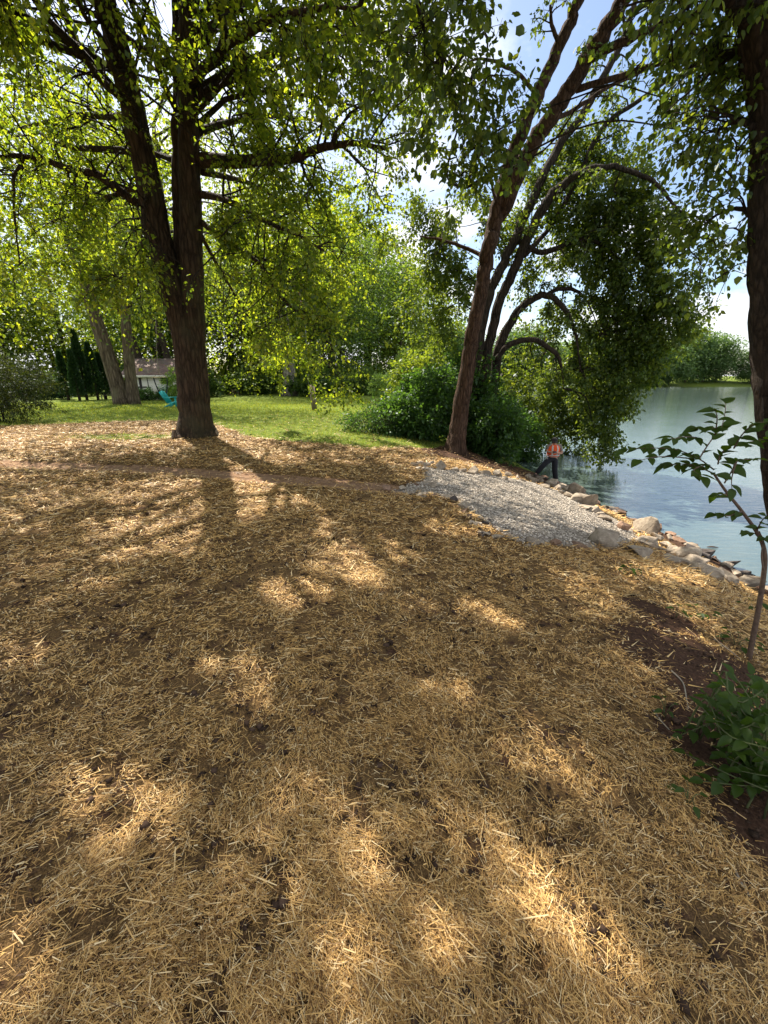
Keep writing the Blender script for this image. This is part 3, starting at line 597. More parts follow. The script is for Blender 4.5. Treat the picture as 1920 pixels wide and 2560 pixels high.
# ---- the big twin-stemmed oak left of the middle
def big_oak():
    rng = np.random.default_rng(5)
    base = G(486, 1092); Y0 = base[1] + 0.1
    root = tree_root('shade_tree', base, 'big dark-barked twin-stemmed shade tree with spreading limbs, standing where straw meets lawn')
    bt = MB(); L = Leaves(rng, True); tw = MB(); allp = []
    # stems, fused at the foot
    def flare(amp, seed):
        fu = furrow(0.10, 3.2, seed)
        def f(rr, th, P):
            h = (P[:, 2] - base[2])[:, None]
            lob = 0.5 + 0.5 * np.cos(5 * th + 0.7) * np.cos(2 * th + 1.3)
            return fu(rr, th, P) * (1 + amp * np.exp(-np.maximum(h, 0) / 0.28) * (0.25 + 1.0 * lob))
        return f
    S1 = [(490, 1115, Y0, 0.488), (488, 1060, Y0, 0.415), (478, 960, Y0, 0.363), (462, 840, Y0, 0.339), (430, 720, Y0, 0.327), (398, 600, Y0 - .1, 0.301), (375, 480, Y0 - .2, 0.284), (340, 310, Y0 - .4, 0.249), (305, 160, Y0 - .7, 0.224), (258, -20, Y0 - 1.1, 0.206), (200, -260, Y0 - 1.5, 0.163), (150, -560, Y0 - 1.8, 0.103)]
    S2 = [(500, 1115, Y0 + .1, 0.407), (494, 1000, Y0 + .1, 0.333), (486, 880, Y0 + .1, 0.303), (482, 740, Y0, 0.274), (478, 600, Y0, 0.275), (474, 460, Y0, 0.258), (470, 300, Y0, 0.232), (470, 150, Y0, 0.215), (474, -20, Y0 - .1, 0.198), (490, -300, Y0 - .2, 0.155), (500, -640, Y0 - .4, 0.095)]
    S3 = [(470, 860, Y0 + .25, 0.189), (455, 700, Y0 + .25, 0.189), (449, 560, Y0 + .25, 0.172), (447, 420, Y0 + .2, 0.155), (448, 250, Y0 + .2, 0.146), (446, 60, Y0 + .3, 0.129), (430, -200, Y0 + .6, 0.103), (420, -420, Y0 + .9, 0.069)]
    stems = []
    for k, (S, n, sd) in enumerate(((S1, 12, 28), (S2, 12, 26), (S3, 8, 16))):
        P, rr = px_path(S, n); tube(bt, P, rr, sd, flare(0.55 if k < 2 else 0, 3 + k * 7)); stems.append((P, rr)); allp.append(P)
    bt.build('trunk', M['oak_bark'], root, True)
    # limbs traced from the photograph, with their own depth
    Y = Y0
    limbs = [
        [(500, 401, Y, .16), (602, 402, Y - .6, .13), (694, 399, Y - 1.2, .11), (787, 376, Y - 1.6, .08), (856, 359, Y - 1.8, .06), (960, 372, Y - 2, .035)],
        [(500, 240, Y, .14), (555, 191, Y + .2, .12), (683, 133, Y + .5, .10), (775, 98, Y + .7, .08), (914, 98, Y + .8, .055), (1010, 118, Y + .8, .03)],
        [(495, 112, Y, .12), (602, 0, Y + .3, .09), (720, -120, Y + .6, .06)],
        [(500, 486, Y, .085), (561, 498, Y - .5, .07), (637, 538, Y - 1, .055), (723, 579, Y - 1.6, .04), (810, 625, Y - 2, .02)],
        [(505, 556, Y, .07), (579, 613, Y - .6, .06), (648, 658, Y - 1.1, .05), (694, 733, Y - 1.5, .04), (764, 803, Y - 1.8, .028), (833, 866, Y - 2, .014)],
        [(505, 590, Y, .05), (550, 675, Y + .5, .04), (600, 760, Y + 1, .03), (660, 850, Y + 1.4, .018), (700, 900, Y + 1.6, .01)],
        [(505, 430, Y + .2, .08), (600, 450, Y + 1.4, .06), (700, 500, Y + 2.4, .045), (800, 590, Y + 3, .03), (870, 690, Y + 3.3, .015)],
        [(500, 330, Y + .2, .09), (590, 300, Y + 1.6, .07), (700, 290, Y + 3, .05), (820, 310, Y + 4, .03), (920, 380, Y + 4.5, .015)],
        [(350, 512, Y - .1, .10), (249, 445, Y - .6, .085), (162, 417, Y - 1, .065), (58, 388, Y - 1.4, .05), (-60, 400, Y - 1.8, .03)],
        [(300, 240, Y - .6, .10), (237, 180, Y - .5, .09), (185, 93, Y - .5, .08), (150, 0, Y - .5, .065), (110, -140, Y - .6, .04)],
        [(370, 470, Y + .1, .08), (300, 480, Y + 1.2, .06), (210, 520, Y + 2.2, .05), (120, 560, Y + 3, .03)],
        [(335, 300, Y - .4, .09), (240, 290, Y + .8, .07), (130, 300, Y + 2, .05), (20, 330, Y + 3, .03)],
        [(255, 0, Y - 1, .10), (150, -60, Y - 2, .08), (30, -80, Y - 3, .05), (-90, -60, Y - 3.6, .03)],
        [(60, 388, Y - 1.4, .04), (34, 460, Y - 1.5, .03), (40, 560, Y - 1.6, .02), (45, 660, Y - 1.7, .012)],
        [(372, 470, Y - .3, .07), (360, 540, Y - 1.0, .05), (352, 640, Y - 1.3, .03), (340, 720, Y - 1.5, .016)],
        [(480, 200, Y - .2, .10), (560, 120, Y - 1.6, .08), (660, 60, Y - 2.8, .06), (790, 20, Y - 3.6, .04), (900, 20, Y - 4, .02)],
    ]
    prm = dict(jit=0.2, grav=-0.10, kids=[6], leaves=38, size=0.088, droop=0.3, spread=0.05, aspect=0.72)
    for S in limbs:
        P, rr = px_path(S, 5); mbL = MB(); tube(mbL, P, rr, 10, furrow(0.10, 2.5, 9)); mbL.build('limb', M['oak_bark'], root, True); allp.append(P)
        ln = np.linalg.norm(np.diff(P, axis=0), axis=1).sum()
        clothe(tw, L, rng, P, rr, int(10 + ln * 3.4), 1.7, prm, 0.15, 1)
    # upper crown (mostly above the frame, it throws the dapple on the straw)
    prm2 = dict(jit=0.2, grav=-0.05, kids=[6, 5], leaves=22, size=0.13, droop=0.3, spread=0.12, aspect=0.75)
    for (P, rr) in stems:
        zz = P[:, 2]
        for k in range(13):
            h = rng.uniform(6.5, zz[-1]); i = int(np.argmin(abs(zz - h))); a = rng.uniform(0, 6.283)
            if math.cos(a) * _sd[0] + math.sin(a) * _sd[1] > 0.2 and rng.random() < .75: a += math.pi
            ln = rng.uniform(3.0, 5.6) * (1.15 - 0.55 * h / 22)
            d = np.array([math.cos(a), math.sin(a), rng.uniform(0.1, 0.6)])
            Q = wander(rng, P[i], d, ln, 7, 0.14, -0.03); rl = np.linspace(min(rr[i] * 0.45, .09), 0.015, 8)
            tube(tw, Q, rl, 6, cap=False); allp.append(Q)
            clothe(tw, L, rng, Q, rl, 7, 2.0, prm, 0.2, 1)
    pts = np.vstack(allp)
    # leaf masses that the photo shows left and right of the stems
    prmb = dict(jit=0.25, grav=-0.10, kids=[], leaves=48, size=0.088, droop=0.3, spread=0.055, aspect=0.72)
    for (bx, by, bY, br, nn) in [(150, 120, Y - 1, 1.5, 70), (60, 240, Y - 1.5, 1.5, 70), (120, 470, Y - .5, 1.3, 60), (60, 640, Y - 1.2, 1.1, 45), (230, 640, Y + 1.5, 1.1, 45), (290, 690, Y - 1.2, .7, 40), (60, 60, Y - 1.5, 1.5, 60), (20, 420, Y - 1.8, 1.3, 55), (170, 560, Y - 1, 1.1, 50), (40, 780, Y - 1.6, .8, 34), (140, 700, Y - .8, .9, 40), (560, 560, Y + 1.2, 1.0, 34), (680, 800, Y + .6, .9, 9), (880, 660, Y - .2, .9, 22), (900, 480, Y + .4, .8, 28),
                                 (230, 700, Y - 1.4, .5, 22), (160, 320, Y + 1, 1.4, 50), (620, 250, Y + 1, 1.2, 45), (760, 200, Y + .6, 1.3, 60), (900, 160, Y + .4, 1.2, 60), (1000, 80, Y, 1.2, 55),
                                 (980, 260, Y + 1, 1.0, 45), (860, 420, Y - .6, 1.0, 45), (1020, 380, Y, .8, 30), (700, 480, Y - .4, 1.1, 45), (620, 640, Y + .8, 1.1, 45), (740, 700, Y - .4, 1.1, 28),
                                 (820, 800, Y - .6, .9, 12), (600, 820, Y + 1.4, 1.0, 9), (720, 870, Y, .6, 5), (640, 60, Y - 1, 1.3, 40), (860, 40, Y - 2.5, 1.2, 50), (820, 560, Y, 1.0, 40), (930, 560, Y + 1.5, .9, 36)]:
        blob(tw, L, rng, atY(bx, by, bY), (br, br, br * 0.7), nn, prmb, pts, 0.8)
    # high crown above the frame: closes the canopy between the sun and the straw
    prs = dict(prmb, size=0.135, leaves=26, spread=0.13, aspect=0.8); placed = 0; fw = np.array([0, CP, -SP]); upv = np.array([0, SP, CP])
    for tries in range(2000):
        g = np.array([rng.uniform(-10, 7), rng.uniform(-2, 11), -0.1]); z = rng.uniform(7.5, 19); q = g + _sd * (z / _sd[2])
        onpad = g[0] > 0.3 and g[1] > 4.5
        if np.linalg.norm(pts - q, axis=1).min() > (6.5 if onpad else 4.2): continue
        c = q - [0, 0, CAM_H]; dep = c @ fw
        if dep > 0 and (c @ upv - 1.6) / dep < 1.22 and abs(c[0] / dep) < 1.0: continue
        blob(tw, L, rng, q, (1.25, 1.25, .8), 36, prs, pts, 0.9); placed += 1
        if placed >= 92: break
    print('shade blobs', placed)
    L.bole = [P for P, _ in stems]
    tag(tw.build('twigs', M['dark_bark'], root), kind='stuff')
    L.build('crown', M['oak_leaf'], root, RH)
    return L.count()
n_leaf = big_oak()

# ---- the leaning lakeside trees
def lakeside():
    rng = np.random.default_rng(8)
    base = G(1140, 1133); Y = base[1]
    root = tree_root('leaning_tree', base, 'reddish-barked tall tree leaning right toward the lake, forked, beside the rock edging')
    bt = MB(); L = Leaves(rng, True); tw = MB(); ap = []
    fu = furrow(0.12, 3.5, 4)
    def fl(rr, th, P):
        h = (P[:, 2] - base[2])[:, None]; return fu(rr, th, P) * (1 + 0.6 * np.exp(-np.maximum(h, 0) / 0.3) * (0.35 + 0.65 * np.cos(4 * th + 1)))
    A = [(1136, 1150, Y, 0.296), (1142, 1090, Y, 0.264), (1156, 1000, Y, 0.248), (1176, 880, Y, 0.216), (1198, 752, Y - .1, 0.200), (1222, 630, Y - .2, 0.200), (1244, 521, Y - .3, 0.192), (1285, 382, Y - .5, 0.160), (1342, 243, Y - .6, 0.144), (1400, 116, Y - .8, 0.128), (1447, 0, Y - 1, 0.112), (1540, -220, Y - 1.4, 0.072)]
    B = [(1238, 560, Y - .2, 0.160), (1262, 515, Y - .35, 0.176), (1319, 382, Y - .9, 0.184), (1372, 300, Y - 1.3, 0.176), (1424, 220, Y - 1.6, 0.168), (1505, 92, Y - 2.1, 0.152), (1562, 0, Y - 2.5, 0.136), (1680, -180, Y - 3.2, 0.088)]
    for S, n, sd in ((A, 10, 22), (B, 8, 18)):
        P, rr = px_path(S, n); tube(bt, P, rr, sd, fl); ap.append((P, rr))
    bt.build('trunk', M['lake_bark'], root, True)
    Yb = Y - 1.6
    limbs = [[(1440, 225, Yb, .07), (1527, 197, Yb - .3, .06), (1625, 168, Yb - .6, .05), (1712, 139, Yb - .9, .04), (1886, 87, Yb - 1.5, .02)],
             [(1480, 145, Yb - .4, .09), (1573, 98, Yb - .8, .075), (1643, 69, Yb - 1, .06), (1770, 23, Yb - 1.3, .045), (1860, 0, Yb - 1.6, .03)],
             [(1380, 300, Yb + .3, .06), (1440, 270, Yb + .6, .05), (1530, 215, Yb + .8, .04), (1640, 160, Yb + 1, .028), (1760, 130, Yb + 1, .014)],
             [(1345, 240, Y - .6, .05), (1290, 180, Y - 1.4, .04), (1230, 150, Y - 2.2, .03), (1160, 160, Y - 2.8, .018), (1100, 220, Y - 3.2, .01)],
             [(1285, 385, Y - .5, .045), (1240, 370, Y - 1.2, .035), (1190, 400, Y - 1.8, .022), (1165, 470, Y - 2.1, .012)],
             [(1245, 520, Y - .3, .04), (1230, 470, Y - .9, .03), (1222, 560, Y - 1.4, .0), ][:2] + [(1215, 400, Y - 1.2, .015)],
             [(1210, 640, Y - .1, .06), (1160, 620, Y + .3, .05), (1100, 600, Y + .6, .04), (1050, 590, Y + .8, .02)],
             [(1400, 116, Y - .8, .05), (1380, 60, Y - 1.2, .04), (1378, 10, Y - 1.4, .025)]]
    prm = dict(jit=0.22, grav=-0.13, kids=[5], leaves=15, size=0.085, droop=0.6, spread=0.05, aspect=0.75)
    for S in limbs:
        P, rr = px_path(S, 5); m = MB(); tube(m, P, rr, 9, furrow(0.1, 2.5, 6)); m.build('limb', M['lake_bark'], root, True); ap.append((P, rr))
        clothe(tw, L, rng, P, rr, 5, 0.6, dict(prm, leaves=7, kids=[3]), 0.35, 1)
    pts = np.vstack([a[0] for a in ap])
    pb = dict(jit=0.25, grav=-0.16, kids=[], leaves=15, size=0.095, droop=0.7, spread=0.05, aspect=0.78)
    # big hanging leaves in the top middle, close to the camera
    for bx, by, bY, br, nn in [(1060, 60, 7.0, .65, 34), (1110, 150, 7.0, .55, 30), (1080, 250, 7.2, .5, 26), (1180, 230, 7.6, .45, 20), (1240, 300, 8, .4, 18), (1190, 370, 8, .45, 22), (1160, 430, 8.2, .35, 14), (1290, 260, 9, .35, 9),
                               (1000, 130, 7.2, .6, 24), (1230, 420, 8.6, .35, 10), (1440, 130, 9, .3, 4), (1620, 20, 8.5, .4, 8), (1700, 30, 8, .4, 10), (1760, 110, 7.6, .45, 14), (1680, 250, 8, .35, 5), (1730, 330, 8, .4, 8)]:
        blob(tw, L, rng, atY(bx, by, bY), (br, br, br), nn, pb, pts, 0.6)
    prm2 = dict(jit=0.2, grav=-0.05, kids=[6], leaves=18, size=0.12, droop=0.4, spread=0.1, aspect=0.75)
    for (P, rr) in ap[:2]:
        for k in range(4):
            i = rng.integers(int(len(P) * 0.95), len(P)); a = rng.uniform(0, 6.283)
            Q = wander(rng, P[i], np.array([math.cos(a), math.sin(a), 1.2]), rng.uniform(2, 3.6), 6, 0.14, 0.05); rl = np.linspace(.05, 0.012, 7)
            tube(tw, Q, rl, 5, cap=False); clothe(tw, L, rng, Q, rl, 5, 1.4, prm2, 0.2, 1)
    tag(tw.build('twigs', M['dark_bark'], root), kind='stuff'); L.build('crown', M['lake_leaf'], root, OV)

    # second clump just behind, arching over the water
    rng = np.random.default_rng(9)
    b2 = G(1185, 1128); Y = b2[1] + 0.9; b2 = np.array([b2[0] + .3, Y, tz(b2[0] + .3, Y)])
    root = tree_root('arching_tree', b2, 'dark multi-stemmed tree behind the leaning trunk, arching over the water in a leafy curtain')
    bt = MB(); L = Leaves(rng, True); tw = MB(); ap = []
    stems = [[(1170, 1150, Y, .24), (1176, 1050, Y, .21), (1190, 900, Y, .19), (1218, 760, Y, .18), (1248, 680, Y, .17), (1285, 600, Y + .1, .16), (1330, 500, Y + .3, .15), (1390, 380, Y + .5, .14), (1452, 290, Y + .6, .125), (1510, 190, Y + .6, .11), (1560, 90, Y + .6, .09), (1600, -40, Y + .6, .07)],
             [(1190, 1150, Y + .3, .22), (1198, 1040, Y + .3, .20), (1218, 880, Y + .3, .18), (1255, 740, Y + .2, .17), (1300, 640, Y, .16), (1357, 520, Y - .2, .16), (1400, 470, Y - .4, .14), (1458, 428, Y - .8, .095), (1538, 417, Y - 1.1, .08), (1608, 440, Y - 1.4, .066), (1655, 470, Y - 1.6, .052), (1690, 520, Y - 1.8, .036), (1770, 556, Y - 2.2, .022), (1816, 613, Y - 2.4, .008)],
             [(1225, 1150, Y + .6, .2), (1232, 1000, Y + .6, .19), (1249, 870, Y + .5, .18), (1280, 800, Y + .4, .15), (1320, 755, Y + .3, .13), (1365, 738, Y + .2, .11), (1410, 770, Y, .09), (1440, 840, Y, .05), (1452, 930, Y, .012)],
             [(1240, 900, Y + .3, .11), (1272, 862, Y + .2, .11), (1330, 849, Y, .10), (1388, 883, Y - .2, .085), (1405, 924, Y - .2, .04), (1408, 970, Y - .2, .01)],
             [(1290, 600, Y + .1, .1), (1360, 630, Y, .09), (1440, 600, Y - .2, .08), (1500, 610, Y - .3, .05), (1560, 660, Y - .4, .012)],
             [(1310, 640, Y, .09), (1380, 560, Y + .4, .08), (1450, 430, Y + .6, .085), (1515, 312, Y + .8, .08), (1585, 260, Y + .6, .07), (1678, 197, Y + .3, .055), (1735, 173, Y, .045), (1886, 110, Y - .4, .02)],
             [(1365, 738, Y + .2, .08), (1400, 722, Y + .2, .075), (1440, 726, Y + .2, .06), (1470, 760, Y + .1, .03), (1500, 840, Y, .01)]]
    for k, S in enumerate(stems):
        P, rr = px_path(S, 8 if k < 3 else 5)
        if k < 3: tube(bt, P, rr, 16, furrow(0.12, 3, 4 + k))
        else: m = MB(); tube(m, P, rr, 10, furrow(0.12, 3, 4 + k)); m.build('limb', M['dark_bark'], root, True)
        ap.append((P, rr))
        clothe(tw, L, rng, P, rr, 12 if k < 3 else 9, 1.1, dict(prm, leaves=24, grav=-0.18, size=0.1), 0.42 if k < 3 else 0.3, 1)
    bt.build('trunk', M['dark_bark'], root, True)
    pts = np.vstack([a[0] for a in ap])
    pc = dict(jit=0.25, grav=-0.2, kids=[], leaves=44, size=0.118, droop=0.6, spread=0.09, aspect=0.72)
    # (px, py, Y offset, radius m, sprays)
    for bx, by, dy, br, nn in [(1330, 560, .8, .75, 40), (1400, 480, .6, .7, 40), (1470, 420, 1, .7, 38), (1440, 340, 1.2, .6, 26), (1390, 640, 1.0, .8, 46), (1470, 540, .4, .8, 50), (1540, 480, 0, .7, 44), (1560, 560, 0, .75, 50),
                               (1500, 640, .2, .8, 55), (1590, 640, -.2, .7, 50), (1600, 720, -.3, .75, 55), (1520, 720, .2, .7, 42), (1540, 800, .2, .75, 55), (1620, 800, -.4, .7, 55), (1480, 840, .8, .6, 32), (1560, 880, 0, .7, 50), (1610, 900, -.3, .55, 36),
                               (1510, 940, .2, .65, 44), (1575, 970, -.2, .5, 34), (1480, 1000, .4, .55, 38), (1530, 1030, 0, .5, 32), (1505, 1090, 0, .4, 28), (1440, 1030, 3.2, .55, 32), (1380, 980, 3, .7, 40), (1330, 930, 1.2, .75, 44), (1420, 900, 1.2, .6, 26),
                               (1680, 860, -.8, .45, 20), (1690, 820, -.8, .4, 18), (1740, 790, -1.0, .35, 14), (1700, 740, -1.2, .35, 10), (1270, 960, 1.2, .6, 34), (1240, 640, .8, .5, 22), (1150, 700, .6, .65, 30), (1110, 640, .6, .6, 28), (1080, 720, 1.2, .7, 32), (1130, 780, 1.2, .7, 36), (1000, 600, 1.6, .8, 36), (1060, 530, 1.4, .6, 22), (1440, 560, 1.2, .6, 20), (1510, 1130, -.1, .35, 16), (1060, 660, 1.2, .7, 34), (1120, 560, 1.0, .6, 30), (1175, 480, .8, .5, 22), (1030, 780, 1.6, .8, 36), (1090, 860, 1.4, .8, 38), (1650, 620, -.8, .5, 26), (1680, 690, -.9, .5, 26), (1630, 540, -.8, .5, 24), (1660, 760, -.7, .5, 28), (1590, 440, -.6, .5, 20), (1300, 700, 1.2, .6, 24), (1400, 780, 1.6, .7, 30), (1350, 850, 1.6, .7, 30), (1400, 930, 3.2, .7, 40), (1460, 900, 3, .7, 36), (1500, 980, 3.2, .7, 36), (1430, 980, 3.6, .7, 40), (1370, 1040, 3.8, .6, 34), (1420, 1075, 3.6, .5, 30), (1460, 1060, 3.2, .5, 28), (1320, 1000, 3, .7, 38), (1290, 880, 2, .7, 34), (1440, 1120, 3.4, .35, 18), (1220, 560, 1.0, .5, 20), (1350, 440, 1.0, .6, 26), (1420, 420, 1.2, .6, 26), (1500, 360, 1, .5, 18), (1560, 400, .4, .5, 20), (1300, 1060, 3.4, .5, 26), (1350, 1080, 3.6, .5, 22)]:
        blob(tw, L, rng, atY(bx, by, Y + dy), (br, br, br * 0.95), nn, pc, pts, 0.75)
    tag(tw.build('twigs', M['dark_bark'], root), kind='stuff'); L.build('crown', M['lake_leaf'], root, RH)
lakeside()

# ---- tree at the right edge of the frame
def right_tree():
    rng = np.random.default_rng(17); Y = 6.6
    S = [(2021, 1520, Y, 0.423), (2001, 1400, Y, 0.377), (1981, 1230, Y, 0.340), (1961, 1050, Y, 0.350), (1948, 880, Y, 0.340), (1946, 700, Y, 0.331), (1954, 560, Y, 0.359), (1951, 420, Y, 0.322), (1951, 250, Y, 0.313), (1936, 60, Y - .1, 0.313), (1926, -120, Y - .2, 0.276), (1916, -420, Y - .4, 0.202)]
    P, rr = px_path(S, 10); base = P[0].copy(); base[2] = tz(base[0], base[1])
    root = tree_root('furrowed_tree', base, 'dark furrowed trunk cut off by the right edge of the picture, over the water')
    bt = MB(); tube(bt, P, rr, 26, furrow(0.13, 4.5, 2)); bt.build('trunk', M['dark_bark'], root, True)
    L = Leaves(rng, True); tw = MB(); ap = [P]
    prm = dict(jit=0.25, grav=-0.12, kids=[5], leaves=12, size=0.075, droop=0.6, spread=0.05, aspect=0.78)
    for S in ([(1890, 40, Y - .1, .14), (1820, -20, Y - .3, .12), (1740, -90, Y - .5, .09), (1600, -160, Y - .8, .05)], [(1890, 150, Y, .07), (1830, 130, Y + .4, .05), (1760, 150, Y + .8, .03), (1700, 200, Y + 1, .014)],
              [(1890, 320, Y, .05), (1840, 300, Y + .3, .035), (1790, 330, Y + .6, .02)], [(1890, 560, Y, .04), (1850, 520, Y + .5, .03), (1790, 540, Y + 1, .02), (1740, 600, Y + 1.2, .01)],
              [(1895, -60, Y, .12), (1960, -160, Y - 1, .09), (1900, -300, Y - 2.4, .06), (1700, -420, Y - 3.5, .04)]):
        Q, r2 = px_path(S, 5); m = MB(); tube(m, Q, r2, 8, furrow(.1, 2.5, 3)); m.build('limb', M['dark_bark'], root, True); ap.append(Q); clothe(tw, L, rng, Q, r2, 7, 0.8, prm, 0.2, 1)
    pts = np.vstack(ap); pb = dict(jit=0.28, grav=-0.2, kids=[], leaves=11, size=0.078, droop=0.7, spread=0.04, aspect=0.8)
    for bx, by, dy, br, nn in [(1800, 90, .4, .4, 22), (1830, 190, .3, .4, 24), (1770, 170, .7, .4, 16), (1800, 280, .4, .4, 20), (1750, 330, .8, .35, 12), (1840, 380, .2, .3, 14), (1700, 390, 1, .35, 9), (1840, 460, .3, .25, 10), (1770, 480, .8, .3, 8), (1790, 620, .8, .3, 8), (1840, 570, .3, .25, 8),
                               (1720, 560, 1.2, .35, 9), (1700, 640, 1.3, .3, 8), (1750, 700, 1, .3, 8), (1820, 680, .4, .25, 6), (1860, 30, .2, .4, 24), (1730, 60, .6, .5, 18)]:
        blob(tw, L, rng, atY(bx, by, Y + dy), br, nn, pb, pts, 0.5)
    prm2 = dict(jit=0.2, grav=-0.04, kids=[6], leaves=18, size=0.12, droop=0.4, spread=0.1, aspect=0.75)
    for k in range(14):
        i = rng.integers(int(len(P) * 0.88), len(P)); a = rng.uniform(-2.4, .9)
        Q = wander(rng, P[i], np.array([math.cos(a), math.sin(a), 0.8]), rng.uniform(2.5, 4.2), 6, 0.14, -0.02); rl = np.linspace(.06, 0.012, 7)
        tube(tw, Q, rl, 5, cap=False); clothe(tw, L, rng, Q, rl, 6, 1.4, prm2, 0.2, 1)
    tag(tw.build('twigs', M['dark_bark'], root), kind='stuff'); L.build('crown', M['lake_leaf'], root, OV)
right_tree()

UNDER = []
# ---- generic background trees
def bg_tree(name, base, height, r0, crown, seed, leaf, label, bark='grey_bark', n_cl=40, per=220, size=0.22, lean=(0, 0), group=None, forks=None, fpow=0.8, low=0.0):
    """crown = (rx, rz) radii; clumps of leaves on limbs"""
    rng = np.random.default_rng(seed); base = np.array(base, float)
    root = tree_root(name, base, label, 'tree', group)
    bt = MB(); limbs = []
    top = base + np.array([lean[0], lean[1], height])
    for fk in (forks or [((0, 0), (lean[0], lean[1]), 1.0)]):
        (ox, oy), (tx, ty), sc = fk
        P = [base + np.array([ox, oy, -0.15])]
        for k in range(1, 7):
            t = k / 6; P.append(base + np.array([ox + (tx - ox) * t ** fpow + rng.normal() * 0.10 * r0 * 2, oy + (ty - oy) * t + rng.normal() * 0.10 * r0 * 2, height * 0.85 * t]))
        P = catmull(P, 5); rad = r0 * sc * (1 - 0.82 * np.linspace(0, 1, len(P)) ** 0.9)
        fu = furrow(0.14, 3, seed)
        def f(rr, th, PP): return fu(rr, th, PP) * (1 + 0.5 * np.exp(-np.maximum(PP[:, 2] - base[2], 0) / (r0 * 0.9))[:, None] * (0.4 + 0.6 * np.cos(5 * th + seed)))
        tube(bt, P, rad, 14, f); limbs.append(P)
    pts = np.vstack(limbs); hi = pts[pts[:, 2] > base[2] + height * 0.22]
    L = Leaves(rng); rx, rz = crown; c = base + np.array([lean[0] * 0.6, lean[1] * 0.6, height - rz])
    tw = MB()
    for k in range(n_cl):
        v = nrm(rng.normal(size=3)); q = c + v * np.array([rx, rx, rz]) * rng.uniform(0.45, 1.0)
        if low and rng.random() < low: q[2] = base[2] + rng.uniform(1.6, 4.0)
        q[2] = max(q[2], base[2] + 1.2)
        a = hi[np.argmin(np.linalg.norm(hi - q, axis=1) + np.maximum(0, hi[:, 2] - q[2] + 1.0) * 0.8)]
        P = catmull([a, (a + q) / 2 + np.array([0, 0, 0.1 * rx]) + rng.normal(size=3) * 0.2, q], 3); tube(tw, P, np.linspace(r0 * 0.16, 0.02, len(P)), 4, cap=False)
        cr = rng.uniform(0.6, 1.25) * rx * 0.26; m = int(per * rng.uniform(0.6, 1.3))
        s = rng.normal(size=(m, 3)) * np.array([cr, cr, cr * 0.55]); s[:, 2] -= 0.25 * (s[:, 0] ** 2 + s[:, 1] ** 2) / max(cr, .1) * 0.6
        d = s + rng.normal(size=(m, 3)) * cr * 0.6; d[:, 2] -= cr * 0.4
        nn = rng.normal(size=(m, 3)) * 0.5; nn[:, 2] += 0.9; sz = size * rng.uniform(0.6, 1.3, m)
        L.add(q + s, d, nn, sz, sz * 0.72)
    bt.build('trunk', M[bark], root, True); tag(tw.build('branches', M['dark_bark' if bark != 'pale_bark' else 'grey_bark'], root), kind='stuff'); L.build('crown', M[leaf], root)
    return root
b = G(320, 1012)
bg_tree('maple_tree', b, 21, .66, (7.5, 7.5), 31, 'wood_leaf', 'huge grey-barked old tree forked low like a V before the white house', 'grey_bark', 60, 240, 0.22,
        fpow=1.15, forks=[((-.3, 0), (-3.4, 0), .9), ((.35, 0.1), (2.3, .5), .68)])
bg_tree('lawn_tree', G(725, 990), 24, .8, (7.5, 9), 32, 'wood_leaf', 'stout pale-barked tree standing in the sunny lawn left of the wooden post', 'pale_bark', 60, 240, 0.27, low=.12)
bg_tree('lawn_tree', G(832, 981), 25, .6, (8.5, 11.5), 33, 'dark_maple_leaf', 'dense dark-green broad tree with low skirts right of the wooden post', 'dark_bark', 95, 330, 0.29, low=0.2)
bg_tree('lawn_tree', G(584, 976), 24, .55, (7.5, 9.5), 34, 'wood_leaf', 'brown-trunked tree rising behind the firewood pile', 'oak_bark', 56, 230, 0.30, low=0.15)
bg_tree('lawn_tree', G(679, 976), 23, .38, (6.5, 9), 35, 'wood_leaf', 'slim grey tree between the firewood pile and the stout pale tree', 'grey_bark', 50, 230, 0.30, low=0.15)
bg_tree('lawn_tree', G(711, 986), 9, .14, (2.5, 3), 36, 'wood_leaf', 'thin young tree close against the left side of the stout pale trunk', 'grey_bark', 14, 150, 0.18)
bg_tree('lawn_tree', G(775, 974), 24, .5, (7, 9.5), 37, 'wood_leaf', 'brown flared trunk just behind the wooden post', 'oak_bark', 52, 230, 0.32, low=0.15)
bg_tree('lawn_tree', G(917, 967), 27, .7, (9.5, 12), 38, 'dark_maple_leaf', 'far grey-trunked tree at the right end of the lawn', 'grey_bark', 70, 280, 0.42, low=0.15)
bg_tree('lawn_tree', atY(475, 1005, 27) * [1, 1, 0] + [0, 0, -.4], 17, .5, (6.5, 6), 43, 'wood_leaf', 'added tree whose trunk hides behind the big twin-stemmed trunk, crown shading the lawn', 'grey_bark', 46, 220, 0.2)  # invented tree, put in so its crown shades the lawn
bg_tree('garden_tree', G(35, 985), 22, .5, (7, 8.5), 39, 'wood_leaf', 'dark trunk above the yew bush at the left edge', 'dark_bark', 54, 230, 0.28)
bg_tree('garden_tree', G(165, 975), 23, .42, (6.5, 8), 40, 'wood_leaf', 'pale slender trunk leaning left behind the evergreen row', 'pale_bark', 34, 220, 0.26, lean=(-3.5, 1))
bg_tree('garden_tree', np.array([-24.5, 47, -.6]), 20, .5, (5, 6), 41, 'wood_leaf', 'dark trunk leaning left directly behind the house roof', 'dark_bark', 34, 220, 0.26, lean=(-4, 0))
bg_tree('garden_tree', np.array([-22.6, 48, -.6]), 20, .45, (5, 6), 42, 'wood_leaf', 'straighter dark trunk behind the house roof, right of the leaning one', 'dark_bark', 30, 220, 0.26, lean=(-2.4, 0))
k = 0
rg = np.random.default_rng(77)
